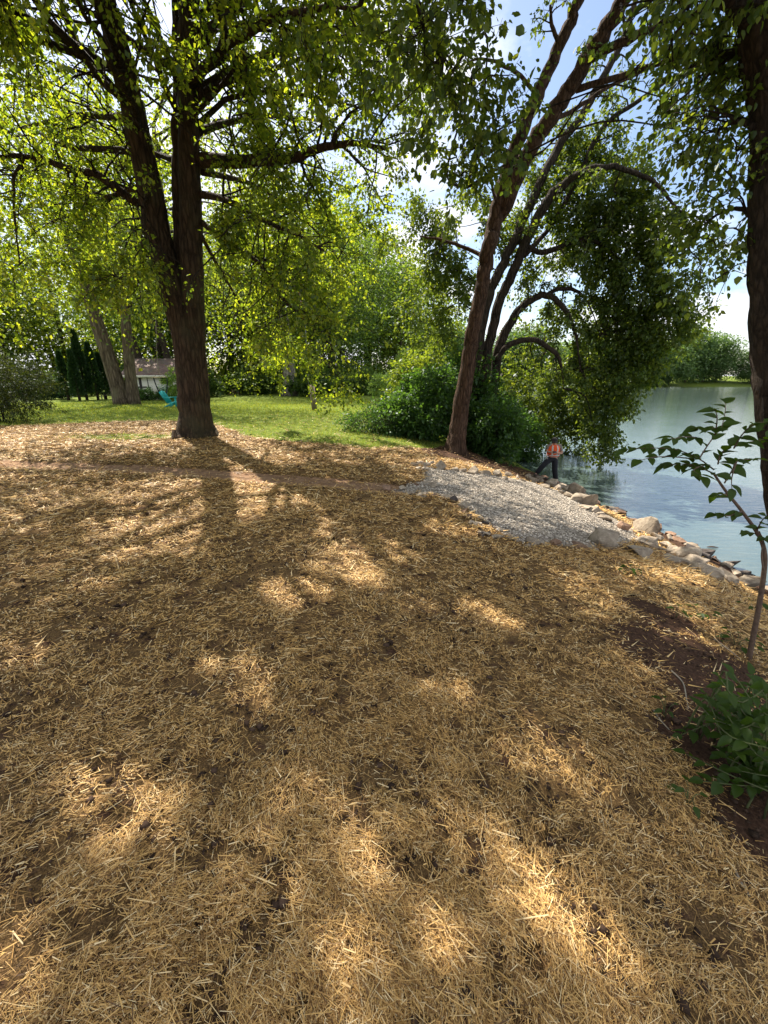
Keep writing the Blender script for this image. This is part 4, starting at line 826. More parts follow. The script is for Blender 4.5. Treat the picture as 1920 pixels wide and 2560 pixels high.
for X0, Y0 in [(-78, 62), (-66, 70), (-56, 58), (-47, 66), (-38, 74), (-31, 62), (-22, 72), (-14, 64), (-8, 78), (-3, 92), (3, 84), (-20, 90), (-45, 95), (8, 104), (-60, 100)]:
    bg_tree('woodland_tree', (X0, Y0, tz(X0, Y0)), rg.uniform(24, 31), rg.uniform(.35, .6), (rg.uniform(7.5, 9.5), rg.uniform(11, 13.5)), 100 + k, ('wood_leaf', 'dark_maple_leaf')[k % 3 == 2],
            'leafy tree in the belt of woodland closing the view behind the lawn', ('grey_bark', 'dark_bark')[k % 2], 60, 150, 0.62, group='woodland behind the lawn', low=0.18); k += 1

for i, X0 in enumerate(np.linspace(-74, 2, 17)):
    UNDER.append((X0, 54 + 5 * math.sin(i * 2.1)))
# far shore: a row of trees, four shapes reused
protos = []
for s in range(4):
    rng2 = np.random.default_rng(200 + s); m = MB(); P = catmull([[0, 0, -0.5], [.3, 0, 5], [-.2, .2, 10], [.1, 0, 14]], 4); tube(m, P, np.linspace(.45, .08, len(P)), 8, furrow(.1, 2, s))
    L = Leaves(rng2)
    for c in range(100):
        v = nrm(rng2.normal(size=3)); q = np.array([0, 0, 8.0]) + v * np.array([6.4, 6.4, 8.2]) * rng2.uniform(.5, 1); q[2] = max(q[2], 0.6); mm = 90
        sd = rng2.normal(size=(mm, 3)) * np.array([1.5, 1.5, .8]); nn = rng2.normal(size=(mm, 3)) * 0.5; nn[:, 2] += .9; sz = 0.62 * rng2.uniform(.6, 1.3, mm)
        L.add(q + sd, sd + rng2.normal(size=(mm, 3)), nn, sz, sz * .75)
    tm = m.mesh('trunk', True); tm.materials.append(M['grey_bark']); cm = L.mesh('crown'); cm.materials.append(M['far_leaf']); protos.append((tm, cm))
for k in range(30):
    x = 14 + k * 7.4 + rg.uniform(-2, 2); y = FAR_Y + 5 + rg.uniform(-2, 8) + 3 * math.sin(k * .6)
    root = tag(empty('far_shore_tree', (x, y, tz(x, y))), 'hazy green tree in the row lining the far shore of the lake', 'tree', 'trees on the far shore')
    sc = rg.uniform(.85, 1.25); root.scale = (sc, sc, sc * rg.uniform(.85, 1.1)); root.rotation_euler = (0, 0, rg.uniform(0, 6.28))
    for nm, me in zip(('trunk', 'crown'), protos[k % 4]):
        o = bpy.data.objects.new(nm, me); COL.objects.link(o); o.parent = root
        if nm == 'crown': o['kind'] = 'stuff'

# ------------------------------------------------------------------ bushes and evergreens
def bush(name, base, rad, seed, leaf, label, n, leaves=22, size=0.08, stems=8, length=0.6, aspect=0.6, group=None, tmpl=RH, droop=0.25, hollow=0.35, cat='bush', up=0.05):
    rng = np.random.default_rng(seed); base = np.array(base, float); rad = np.array(rad, float)
    root = tag(empty(name, tuple(base)), label, cat, group)
    L = Leaves(rng); tw = MB(); prm = dict(jit=0.25, grav=-0.06, kids=[], leaves=leaves, size=size, droop=droop, spread=0.05, aspect=aspect); ends = []
    for k in range(stems):
        a = rng.uniform(0, 6.283); s = base + np.array([math.cos(a), math.sin(a), 0]) * rad[0] * 0.15 * rng.random(); s[2] = tz(s[0], s[1]) - 0.03
        e = base + np.array([math.cos(a) * rad[0] * 0.6 * rng.random(), math.sin(a) * rad[1] * 0.6 * rng.random(), rad[2] * rng.uniform(1.0, 1.7)])
        P = catmull([s, (s + e) / 2 + rng.normal(size=3) * 0.06, e], 4); tube(tw, P, np.linspace(0.008 + 0.008 * rad[2], .004, len(P)), 5, cap=False); ends.append(P)
    ep = np.vstack(ends)
    for k in range(n):
        v = nrm(rng.normal(size=3)); s = base + np.array([0, 0, rad[2] * 0.95]) + v * rad * (hollow + (1 - hollow) * rng.random() ** 0.6)
        s[2] = max(s[2], tz(s[0], s[1]) + 0.05)
        if k % 4 == 0:
            q = ep[np.argmin(np.linalg.norm(ep - s, axis=1))]; tube(tw, np.array([q, (q + s) / 2 + rng.normal(size=3) * .03, s]), [.007, .005, .004], 3, cap=False)
        grow(tw, L, rng, s - v * length * .3, v * np.array([1, 1, .6]) + np.array([0, 0, up]) + rng.normal(size=3) * .35, length * rng.uniform(.6, 1.3), .005, 0, prm)
    tag(tw.build('stems', M['twig'], root), kind='stuff'); L.build('foliage', M[leaf], root, tmpl)
    return root
def atG(px, py, dy=0):
    p = G(px, py); p = np.array([p[0] * (1 + dy / p[1]), p[1] + dy, 0]); p[2] = tz(p[0], p[1]); return p
bush('yew_bush', atG(0, 1060, 0.6), (2.1, 1.6, 1.4), 51, 'yew', 'feathery dark yew bush at the left edge where lawn meets straw', 560, 48, 0.09, 12, 0.75, 0.35)
bush('lake_bush', atG(1025, 1105, 1.6), (1.1, .9, .75), 52, 'bush_leaf', 'low leafy bush at the foot of the slope, left of the leaning trunk', 300, 34, 0.11, 10)
bush('lake_bush', atG(1080, 1118, 2.2), (1.2, 1.0, 1.35), 53, 'bush_leaf', 'tall dark bush directly behind the leaning trunk on its left', 360, 36, 0.12, 10)
bush('lake_bush', atG(930, 1090, 1.0), (1.0, .8, .4), 54, 'bush_leaf', 'low weedy growth spilling onto the lawn beside the lakeside bushes', 200, 22, 0.07, 8)
bush('lake_bush', atG(1230, 1150, 0.4), (.95, .8, 1.15), 55, 'bush_leaf', 'slender-stemmed dark bush right of the leaning trunk, above the rocks', 280, 34, 0.11, 14)
bush('lake_bush', atG(1300, 1160, 0.9), (.8, .8, 1.1), 56, 'bush_leaf', 'dark bush at the water edge beside the person in the orange vest', 230, 32, 0.11, 12)
bush('lake_bush', np.array([4.6, 17.5, tz(4.6, 17.5)]), (1.3, 1.4, 1.2), 65, 'bush_leaf', 'shaggy waterside bush on the bank beyond the person', 260, 32, 0.12, 10)
bush('lake_bush', atG(1160, 1128, 2.4), (1.2, .9, 1.9), 57, 'bush_leaf', 'tall thicket behind the dark stems, full of light gaps', 340, 34, 0.13, 12)
bush('lake_bush', atG(1055, 1085, 6.0), (1.7, 1.5, 2.0), 58, 'wood_leaf', 'big rounded bush at the right edge of the lawn', 460, 34, 0.15, 10, 0.8)
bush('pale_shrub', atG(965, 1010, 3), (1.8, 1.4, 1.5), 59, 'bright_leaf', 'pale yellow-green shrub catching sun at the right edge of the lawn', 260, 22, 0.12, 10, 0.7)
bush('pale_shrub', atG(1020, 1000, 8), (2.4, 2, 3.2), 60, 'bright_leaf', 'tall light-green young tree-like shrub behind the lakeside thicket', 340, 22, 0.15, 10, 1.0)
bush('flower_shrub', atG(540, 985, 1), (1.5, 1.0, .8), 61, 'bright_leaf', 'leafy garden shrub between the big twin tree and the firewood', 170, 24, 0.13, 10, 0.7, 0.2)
bush('house_shrub', np.array([-22.2, 40.6, tz(-22.2, 40.6)]), (1.3, .6, .55), 62, 'bush_leaf', 'clipped shrub under the house wall left of the hanging chair', 130, 26, 0.12, 8, .4)
bush('house_shrub', np.array([-19.8, 40.6, tz(-19.8, 40.6)]), (1.2, .6, .65), 63, 'bush_leaf', 'clipped shrub under the house window', 130, 26, 0.12, 8, .4)
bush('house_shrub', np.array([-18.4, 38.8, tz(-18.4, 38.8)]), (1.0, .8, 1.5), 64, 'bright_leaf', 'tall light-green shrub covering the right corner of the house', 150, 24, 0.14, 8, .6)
for i, (px, w, lab) in enumerate([(70, 1.5, 'dark low hedge bush behind the red-brown bench'), (115, 1.5, 'dark hedge bush right of the red-brown bench'), (155, 1.3, 'dark hedge bush at the foot of the evergreen row')]):
    bush('hedge_bush', atG(px, 1000, 1.2), (w, 1.0, 1.15), 70 + i, 'needle', lab, 200, 26, 0.11, 8, .5)
for i, px in enumerate((610, 632, 655, 698)):
    bush('hedge_bush', atG(px, 972, 3 + i), (2.0, 1.2, 1.4), 80 + i, 'needle', 'dark far hedge bush behind the trunks beyond the firewood', 130, 24, 0.2, 6, .8, group='far dark hedge')
for i, (X0, Y0) in enumerate(UNDER):
    bush('understory_bush', np.array([X0, Y0, tz(X0, Y0)]), (3.2, 2.0, 1.3), 400 + i, 'dark_maple_leaf', 'dark undergrowth bush in the belt at the edge of the far woodland', 150, 20, .36, 6, 1.3, group='woodland undergrowth')
def conifer(px, py_top, py_base, w, seed, label, dy=0):
    rng = np.random.default_rng(seed); b = atG(px, py_base, dy); h = atY(px, py_top, b[1])[2] - b[2]
    root = tag(empty('evergreen', tuple(b)), label, 'evergreen', 'evergreen row')
    t = MB(); P = catmull([b - [0, 0, .1], b + [.03, 0, h * .5], b + [0, 0, h * .95]], 5); tube(t, P, np.linspace(.13, .02, len(P)), 8)
    t.build('trunk', M['dark_bark'], root, True)
    n = int(5200 * h / 5); u = rng.random(n) ** 0.8; z = h * (0.10 + 0.9 * u); a = rng.uniform(0, 6.283, n)
    rm = w * (1 - u) ** 0.75 * (0.75 + 0.35 * fbm(a * 1.6, z * 1.4, seed, 2)) + .04; r = rm * rng.uniform(.6, 1.05, n)
    p = np.stack([b[0] + np.cos(a) * r, b[1] + np.sin(a) * r, b[2] + z], -1)
    d = np.stack([np.cos(a) * .5, np.sin(a) * .5, np.full(n, 1.0)], -1) + rng.normal(size=(n, 3)) * .3
    nn = np.stack([-np.sin(a), np.cos(a), np.zeros(n)], -1) + rng.normal(size=(n, 3)) * .5
    L = Leaves(rng); s = rng.uniform(.12, .26, n); L.add(p, d, nn, s, s * .45); L.build('foliage', M['needle'], root)
conifer(172, 880, 1000, .62, 91, 'short pointed evergreen, left end of the evergreen row')
conifer(200, 876, 1002, .62, 92, 'second evergreen of the row, level with its short left neighbour')
conifer(218, 826, 1000, .78, 93, 'tallest pointed evergreen in the row left of the huge forked tree')
conifer(246, 858, 1000, .85, 94, 'broad evergreen next to the huge forked trunk', .5)
conifer(266, 884, 1000, .7, 95, 'evergreen half hidden by the huge forked trunk', 1.0)

# ------------------------------------------------------------------ house, garden things
M['house_wall'] = plain_mat('house_wall', (0.78, 0.75, 0.66), (0.70, 0.67, 0.58), 3, 0.8, 0.1)
M['timber'] = plain_mat('timber', (0.06, 0.055, 0.055), (0.035, 0.03, 0.03), 10, 0.8)
M['fascia'] = plain_mat('fascia', (0.72, 0.68, 0.58), None, 6, 0.7)
M['glass'] = plain_mat('glass', (0.03, 0.035, 0.04), (0.02, 0.022, 0.025), 2, 0.08, 0.0, spec=0.6)
def shingle_mat():
    m, N, Lk = mat('shingle'); tc = node(N, 'ShaderNodeTexCoord'); br = node(N, 'ShaderNodeTexBrick', {'Scale': 3.2, 'Mortar Size': 0.02, 'Color1': (0.24, 0.16, 0.13, 1), 'Color2': (0.16, 0.11, 0.095, 1), 'Mortar': (0.05, 0.035, 0.03, 1), 'Brick Width': .9, 'Row Height': .5})
    mp = node(N, 'ShaderNodeMapping'); mp.inputs['Rotation'].default_value = (R(-28), 0, 0); Lk.new(tc.outputs['Object'], mp.inputs[0]); Lk.new(mp.outputs[0], br.inputs['Vector'])
    nz = node(N, 'ShaderNodeTexNoise', {'Scale': 1.5, 'Detail': 5}); Lk.new(tc.outputs['Object'], nz.inputs['Vector'])
    mx = node(N, 'ShaderNodeMix', data_type='RGBA', blend_type='MULTIPLY'); mx.inputs['Factor'].default_value = 0.5; Lk.new(br.outputs[0], mx.inputs['A']); Lk.new(nz.outputs['Color'], mx.inputs['B'])
    p = node(N, 'ShaderNodeBsdfPrincipled', {'Roughness': 0.9}); Lk.new(mx.outputs['Result'], p.inputs['Base Color'])
    bp = node(N, 'ShaderNodeBump', {'Strength': 0.6, 'Distance': 0.02}); Lk.new(br.outputs['Fac'], bp.inputs['Height']); bp.invert = True; Lk.new(bp.outputs[0], p.inputs['Normal'])
    o = node(N, 'ShaderNodeOutputMaterial'); Lk.new(p.outputs[0], o.inputs[0]); return m
M['shingle'] = shingle_mat()
HY = 42.0
def hx(px, py=960): return atY(px, py, HY)[0]
def hz(py): return atY(370, py, HY)[2]
h0, h1 = hx(318), hx(458); zb = -0.95; ze = hz(937); zr = atY(370, 899, HY + 2.6)[2]
house = tag(empty('white_house', ((h0 + h1) / 2, HY, zb)), 'low white house with dark timber trim and brown shingle roof behind the forked tree', 'house')
m = MB(); m.box((h0, HY, zb), (h1, HY + 5.2, ze)); m.add([[h0, HY, ze], [h0, HY + 5.2, ze], [h0, HY + 2.6, zr - .1], [h1, HY, ze], [h1, HY + 5.2, ze], [h1, HY + 2.6, zr - .1]], None, [[0, 2, 1], [3, 4, 5]])
m.build('wall', M['house_wall'], house)
for sgn in (0, 1):
    ya, yb = (HY - .45, HY + 2.6) if sgn == 0 else (HY + 5.65, HY + 2.6); sl_ = (zr - ze) / 2.6; za = ze - .45 * sl_ + .1
    m = MB(); V8 = [[h0 - .4, ya, za], [h1 + .4, ya, za], [h1 + .4, yb, zr], [h0 - .4, yb, zr]]; V8 += [[a, b_, c + .1] for a, b_, c in V8]
    m.add(V8, [[0, 3, 2, 1], [4, 5, 6, 7], [0, 1, 5, 4], [2, 3, 7, 6], [1, 2, 6, 5], [3, 0, 4, 7]]); m.build('roof', M['shingle'], house)
m = MB(); zf = ze - .45 * (zr - ze) / 2.6 + .1; m.box((h0 - .42, HY - .49, zf - .1), (h1 + .42, HY - .455, zf + .11)); m.build('fascia', M['fascia'], house)
def trim(px0, py0, px1, py1):
    m = MB(); x0, x1 = sorted((hx(px0, py0), hx(px1, py1))); m.box((x0, HY - .04, hz(py1)), (x1, HY - .003, hz(py0))); m.build('timber_trim', M['timber'], house)
for t in ((351, 940, 355.5, 1000), (367.5, 940, 371.5, 971), (355.6, 938, 367.4, 942), (355.6, 966, 367.4, 969.5), (340, 966, 350.9, 969.5), (340, 940, 343, 965.9)): trim(*t)
wx0, wx1, wz0, wz1 = hx(404), hx(427), hz(960), hz(938)
win = MB(); 
for a, b_ in (((wx0, wz0), (wx1, wz0 + .1)), ((wx0, wz1 - .1), (wx1, wz1)), ((wx0, wz0 + .1), (wx0 + .1, wz1 - .1)), ((wx1 - .1, wz0 + .1), (wx1, wz1 - .1)), (((wx0 + wx1) / 2 - .03, wz0 + .1), ((wx0 + wx1) / 2 + .03, wz1 - .1))):
    win.box((a[0], HY - .06, a[1]), (b_[0], HY - .002, b_[1]))
wo = win.build('window', M['timber'], house)
for a, b_ in ((wx0 + .1, (wx0 + wx1) / 2 - .03), ((wx0 + wx1) / 2 + .03, wx1 - .1)):
    m = MB(); m.box((a + .002, HY - .03, wz0 + .102), (b_ - .002, HY - .004, wz1 - .102)); m.build('pane', M['glass'], wo)

# hanging hammock chair and turquoise garden chair
M['rope'] = plain_mat('rope', (0.30, 0.26, 0.2), None, 30, .9); M['bar_wood'] = plain_mat('bar_wood', (0.55, 0.43, 0.26), None, 20, .7); M['black_cloth'] = plain_mat('black_cloth', (0.02, 0.025, 0.03), None, 20, .9)
M['teal_net'] = plain_mat('teal_net', (0.25, 0.42, 0.42), None, 20, .8); M['teal'] = plain_mat('teal', (0.02, 0.38, 0.38), (0.015, 0.30, 0.31), 3, .45, 0.05)
CY = 29.0
def cp(zx, zy, Y=CY): return atY(300 + zx / 10.37, 880 + zy / 10.37, Y)
hb = cp(1130, 1250); ch = tag(empty('hammock_chair', tuple(hb)), 'hammock chair with dark edges hanging from a tree on a long rope before the house', 'hammock chair')
apex = cp(1010, 545); m = MB(); tube(m, np.array([cp(925, -900, CY + .2), cp(965, 200), apex]), .018, 5); m.build('rope', M['rope'], ch)
bl, br_ = cp(850, 660), cp(1220, 650); m = MB(); tube(m, np.array([bl, br_]), .022, 8); m.build('spreader_bar', M['bar_wood'], ch)
for e in (bl, br_): m = MB(); tube(m, np.array([apex, e]), .012, 5); m.build('rope', M['rope'], ch)
edl = catmull([cp(870, 670), cp(910, 800), cp(975, 960), cp(1040, 1090), cp(1110, 1165, CY - .2)], 4); edr = catmull([cp(1215, 660), cp(1225, 800), cp(1215, 960), cp(1195, 1080), cp(1140, 1165, CY - .2)], 4)
for ed in (edl, edr): m = MB(); tube(m, ed, .038, 6); m.build('edge_band', M['black_cloth'], ch, True)
m = MB(); mid = (edl + edr) / 2 + np.array([0, .45, -.1]) * np.sin(np.linspace(0, math.pi, len(edl)))[:, None]
lo_ = int(len(edl) * .3)
for k in range(lo_, len(edl)):            # net: cross cords
    tube(m, catmull([edl[k], mid[k], edr[k]], 4), .009, 3, cap=False)
for f_ in np.linspace(.15, .85, 7):
    a = edl[lo_:] * (1 - f_) + edr[lo_:] * f_ + (mid[lo_:] - (edl[lo_:] + edr[lo_:]) / 2) * (4 * f_ * (1 - f_)); tube(m, a, .009, 3, cap=False)
m.build('seat_net', M['teal_net'], ch)
cb = cp(1330, 1330, CY - 1); cb[2] = tz(cb[0], cb[1]); lc = tag(empty('garden_chair', tuple(cb)), 'turquoise plastic slatted garden chair beside the big dark trunk, facing right', 'chair')
def gc(x, y_, z): return cb + np.array([x, y_, z])
for k in range(5):
    yy = -.26 + k * .13; m = MB(); m.bar(gc(-.10, yy, .26), gc(-.52, yy, 1.02 - .03 * abs(k - 2)), .11, .025, (0, 1, 0)); m.build('back_slat', M['teal'], lc)
for k in range(5):
    m = MB(); m.bar(gc(-.06 + k * .125, -.3, .25 + k * .027), gc(-.06 + k * .125, .3, .25 + k * .027), .11, .025); m.build('seat_slat', M['teal'], lc)
for sy in (-.34, .34):
    m = MB(); m.bar(gc(-.35, sy, .62), gc(.55, sy, .62), .1, .025); m.build('armrest', M['teal'], lc)
    m = MB(); m.bar(gc(.46, sy, -.01), gc(.46, sy, .605), .03, .1, (1, 0, 0)); m.build('leg', M['teal'], lc)
    m = MB(); m.bar(gc(-.32, sy * .95, 0), gc(.46, sy * .95, .36), .03, .1); m.build('leg', M['teal'], lc)
m = MB(); m.bar(gc(-.36, -.33, .74), gc(-.36, .33, .74), .03, .06); m.build('back_rail', M['teal'], lc)

# benches
M['bench_grey'] = plain_mat('bench_grey', (0.23, 0.21, 0.20), None, 14, .85); M['red_wood'] = plain_mat('red_wood', (0.20, 0.075, 0.045), None, 14, .8)
def bench(name, b, w, label, material, back=True, h=.45):
    r = tag(empty(name, tuple(b)), label, 'bench')
    for k in range(3): m = MB(); m.box((b[0] - w / 2, b[1] - .2 + k * .15, b[2] + h - .04), (b[0] + w / 2, b[1] - .07 + k * .15, b[2] + h)); m.build('seat_slat', material, r)
    for sx in (-1, 1):
        for yy in (-.18, .2):
            m = MB(); m.box((b[0] + sx * (w / 2 - .08) - .035, b[1] + yy - .035, b[2] - .03), (b[0] + sx * (w / 2 - .08) + .035, b[1] + yy + .035, b[2] + (h - .043 if yy < 0 or not back else h + .45))); m.build('leg', material, r)
        if back: m = MB(); m.box((b[0] + sx * (w / 2 - .08) - .04, b[1] - .22, b[2] + h + .2), (b[0] + sx * (w / 2 - .08) + .04, b[1] + .16, b[2] + h + .24)); m.build('armrest', material, r)
    if back:
        for k in range(3): m = MB(); m.box((b[0] - w / 2 + .02, b[1] + .238, b[2] + h + .1 + k * .13), (b[0] + w / 2 - .02, b[1] + .262, b[2] + h + .2 + k * .13)); m.build('back_slat', material, r)
bench('garden_bench', atG(278, 999, 0), 1.7, 'grey slatted garden bench half hidden by the huge forked trunk', M['bench_grey'])
bench('low_bench', atG(92, 998, 0), 2.0, 'low red-brown wooden bench seen through the yew bush', M['red_wood'], True, .42)

# wooden post, firewood, flag
M['old_wood'] = plain_mat('old_wood', (0.30, 0.235, 0.16), (0.12, 0.09, 0.06), 9, .9, .5, stretch=(3, 3, .35))
pb_ = G(787, 1027); post = tag(empty('wooden_post', tuple(pb_)), 'weathered square wooden post leaning slightly, alone on the sunny lawn', 'post'); ptop = atY(779, 962, pb_[1])
m = MB(); m.bar(pb_ - [0, 0, .1], ptop, .24, .22, (0.35, 1, 0)); m.build('shaft', M['old_wood'], post)
m = MB(); q = pb_ + (ptop - pb_) * .62; m.bar(q + [.13, -.02, 0], q + [.16, -.02, .12], .06, .06); m.build('bracket', M['timber'], post)
M['log_bark'] = plain_mat('log_bark', (0.10, 0.07, 0.05), (0.05, 0.035, 0.025), 20, .95, .5); M['log_end'] = plain_mat('log_end', (0.34, 0.22, 0.13), (0.22, 0.13, 0.08), 30, .9)
fp = atG(592, 987, 0); k = 0; rg2 = np.random.default_rng(4)
for row, cnt in enumerate((7, 6, 4)):
    for c in range(cnt):
        x = fp[0] + (c - cnt / 2 + .5) * .27 + rg2.uniform(-.04, .04); z = tz(fp[0], fp[1]) + .12 + row * .21; y = fp[1] + rg2.uniform(-.1, .1); r_ = rg2.uniform(.10, .135)
        a = tag(empty('firewood_log', (x, y, z)), 'short split log with pale end in the firewood pile by the brown trunk', 'log', 'firewood pile')
        m = MB(); tube(m, np.array([[x, y - .25, z], [x + .02, y, z], [x, y + .3, z]]), r_, 8, furrow(.15, 2, k), cap=False); m.build('bark', M['log_bark'], a)
        for yy, s in ((y - .25, -1), (y + .3, 1)):
            m = MB(); th = np.linspace(0, 6.283, 8, endpoint=False); m.add(np.vstack([[[x, yy + s * .006, z]], np.stack([x + r_ * .97 * np.cos(th), np.full(8, yy + s * .004), z + r_ * .97 * np.sin(th)], -1)]), None, [[0, 1 + i, 1 + (i + 1) % 8] for i in range(8)]); m.build('cut_end', M['log_end'], a)
        k += 1
la, lb = atG(545, 987, 0), atG(572, 980, 0); lg = tag(empty('fallen_log', tuple(la)), 'long dark branch lying left of the firewood pile', 'log'); m = MB(); tube(m, catmull([la + [0, 0, .1], (la + lb) / 2 + [0, 0, .2], lb + [0, 0, .35]], 4), np.linspace(.07, .14, 9), 8, furrow(.15, 2, 3)); m.build('bark', M['log_bark'], lg, True)

def flag_mat():
    m, N, Lk = mat('flag_cloth'); tc = node(N, 'ShaderNodeTexCoord'); sp = node(N, 'ShaderNodeSeparateXYZ'); Lk.new(tc.outputs['UV'], sp.inputs[0])
    a = node(N, 'ShaderNodeMath', operation='MULTIPLY'); a.inputs[1].default_value = 6.5; Lk.new(sp.outputs['Y'], a.inputs[0])
    f = node(N, 'ShaderNodeMath', operation='FRACT'); Lk.new(a.outputs[0], f.inputs[0]); g = node(N, 'ShaderNodeMath', operation='LESS_THAN'); g.inputs[1].default_value = .5; Lk.new(f.outputs[0], g.inputs[0])
    mx = node(N, 'ShaderNodeMix', data_type='RGBA'); mx.inputs['A'].default_value = (.75, .75, .75, 1); mx.inputs['B'].default_value = (.45, .02, .04, 1); Lk.new(g.outputs[0], mx.inputs['Factor'])
    cx = node(N, 'ShaderNodeMath', operation='LESS_THAN'); cx.inputs[1].default_value = .4; Lk.new(sp.outputs['X'], cx.inputs[0]); cy = node(N, 'ShaderNodeMath', operation='GREATER_THAN'); cy.inputs[1].default_value = .46; Lk.new(sp.outputs['Y'], cy.inputs[0])
    an = node(N, 'ShaderNodeMath', operation='MULTIPLY'); Lk.new(cx.outputs[0], an.inputs[0]); Lk.new(cy.outputs[0], an.inputs[1])
    mc = node(N, 'ShaderNodeMix', data_type='RGBA'); mc.inputs['B'].default_value = (.02, .03, .12, 1); Lk.new(mx.outputs['Result'], mc.inputs['A']); Lk.new(an.outputs[0], mc.inputs['Factor'])
    d = node(N, 'ShaderNodeBsdfDiffuse'); Lk.new(mc.outputs['Result'], d.inputs[0]); t = node(N, 'ShaderNodeBsdfTranslucent'); Lk.new(mc.outputs['Result'], t.inputs[0]); s = node(N, 'ShaderNodeMixShader'); s.inputs[0].default_value = .4; Lk.new(d.outputs[0], s.inputs[1]); Lk.new(t.outputs[0], s.inputs[2])
    o = node(N, 'ShaderNodeOutputMaterial'); Lk.new(s.outputs[0], o.inputs[0]); return m
FY = 44.0; ft = atY(756, 716, FY); fb_ = atG(752, 1000, 0); 
fg = tag(empty('flag', (ft[0] + .08, FY, tz(ft[0], FY))), 'striped red and white flag hanging limp among the leaves above the lawn', 'flag')
m = MB(); tube(m, np.array([[ft[0] + .08, FY, tz(ft[0], FY) - .1], [ft[0] + .08, FY, 3.0], [ft[0] + .08, FY, ft[2] + .25]]), [.045, .04, .03], 10); M['pole'] = plain_mat('pole', (.22, .22, .22), None, 8, .5, .05, .6); m.build('pole', M['pole'], fg, True)
nu, nv_ = 14, 12; Vf = []; uv = []
for j in range(nv_ + 1):
    for i in range(nu + 1):
        u_, v_ = i / nu, j / nv_; xx = -u_ * .62 * (0.55 + .45 * v_) + .05 * math.sin(u_ * 19 + v_ * 2); Vf.append([ft[0] + .04 + xx, FY + .14 * math.sin(u_ * 17 + 1.3 * v_), ft[2] + .1 - (1 - v_) * 1.1 - u_ * .75]); uv.append((u_, v_))
me = mesh_np('flag_cloth', np.array(Vf), [[j * (nu + 1) + i, j * (nu + 1) + i + 1, (j + 1) * (nu + 1) + i + 1, (j + 1) * (nu + 1) + i] for j in range(nv_) for i in range(nu)], None, True)
ul = me.uv_layers.new(name='UVMap'); li = np.zeros(len(me.loops), int); me.loops.foreach_get('vertex_index', li); ul.data.foreach_set('uv', np.array(uv, np.float32)[li].ravel()); link('cloth', me, flag_mat(), fg)

# ------------------------------------------------------------------ rocks
def rock_mesh(seed):
    r = np.random.default_rng(seed); bm = bmesh.new()
    for k in range(17):
        v = nrm(r.normal(size=3)); v = np.sign(v) * np.abs(v) ** 0.9; v = v / np.linalg.norm(v) * r.uniform(.72, 1.12)
        bm.verts.new((v[0], v[1] * .85, v[2] * .75))
    bmesh.ops.convex_hull(bm, input=bm.verts)
    for v in [v for v in bm.verts if not v.link_faces]: bm.verts.remove(v)
    bmesh.ops.bevel(bm, geom=list(bm.edges), offset=.035, segments=1, affect='EDGES')
    bmesh.ops.triangulate(bm, faces=bm.faces)
    bmesh.ops.subdivide_edges(bm, edges=[e for e in bm.edges if e.calc_length() > .3], cuts=2, use_grid_fill=True)
    bmesh.ops.triangulate(bm, faces=bm.faces)
    for v in bm.verts:
        n = fbm(v.co.x * 3 + seed, v.co.y * 3 + v.co.z * 2.3, seed, 3) - .5; n2 = fbm(v.co.x * 9 + seed, v.co.y * 9 - v.co.z * 7, seed + 3, 2) - .5; v.co *= 1 + .26 * float(n) + .08 * float(n2)
    me = bpy.data.meshes.new('rock'); bm.to_mesh(me); bm.free(); return me
ROCKS = [rock_mesh(300 + k) for k in range(9)]
def rock_mat(name, a, b_, c):
    m, N, Lk = mat(name); tc = node(N, 'ShaderNodeTexCoord'); oi = node(N, 'ShaderNodeObjectInfo')
    n1 = node(N, 'ShaderNodeTexNoise', {'Scale': 2.2, 'Detail': 9, 'Roughness': .68}); n1.noise_dimensions = '4D'; Lk.new(tc.outputs['Object'], n1.inputs['Vector'])
    w = node(N, 'ShaderNodeMath', operation='MULTIPLY'); w.inputs[1].default_value = 40; Lk.new(oi.outputs['Random'], w.inputs[0]); Lk.new(w.outputs[0], n1.inputs['W'])
    r = ramp(N, [(.3, c), (.5, b_), (.68, a)]); Lk.new(n1.outputs['Fac'], r.inputs[0])
    hs = node(N, 'ShaderNodeHueSaturation'); mr = node(N, 'ShaderNodeMapRange'); mr.inputs[3].default_value = .7; mr.inputs[4].default_value = 1.2; Lk.new(oi.outputs['Random'], mr.inputs[0]); Lk.new(mr.outputs[0], hs.inputs['Value']); Lk.new(r.outputs[0], hs.inputs['Color'])
    p = node(N, 'ShaderNodeBsdfPrincipled', {'Roughness': .9}); p.inputs['Specular IOR Level'].default_value = .2; Lk.new(hs.outputs[0], p.inputs['Base Color'])
    bp = node(N, 'ShaderNodeBump', {'Strength': .7, 'Distance': .06}); Lk.new(n1.outputs['Fac'], bp.inputs['Height']); Lk.new(bp.outputs[0], p.inputs['Normal']); o = node(N, 'ShaderNodeOutputMaterial'); Lk.new(p.outputs[0], o.inputs[0]); return m
M['rock'] = rock_mat('rock', (.46, .39, .30), (.31, .25, .185), (.13, .10, .075)); M['rock_white'] = rock_mat('rock_white', (.52, .45, .36), (.38, .31, .23), (.18, .14, .10)); M['rock_red'] = rock_mat('rock_red', (.34, .22, .15), (.24, .15, .10), (.12, .075, .05)); M['rock_dark'] = rock_mat('rock_dark', (.13, .11, .10), (.075, .062, .055), (.035, .028, .024))
rr_ = np.random.default_rng(66); rock_k = [0]
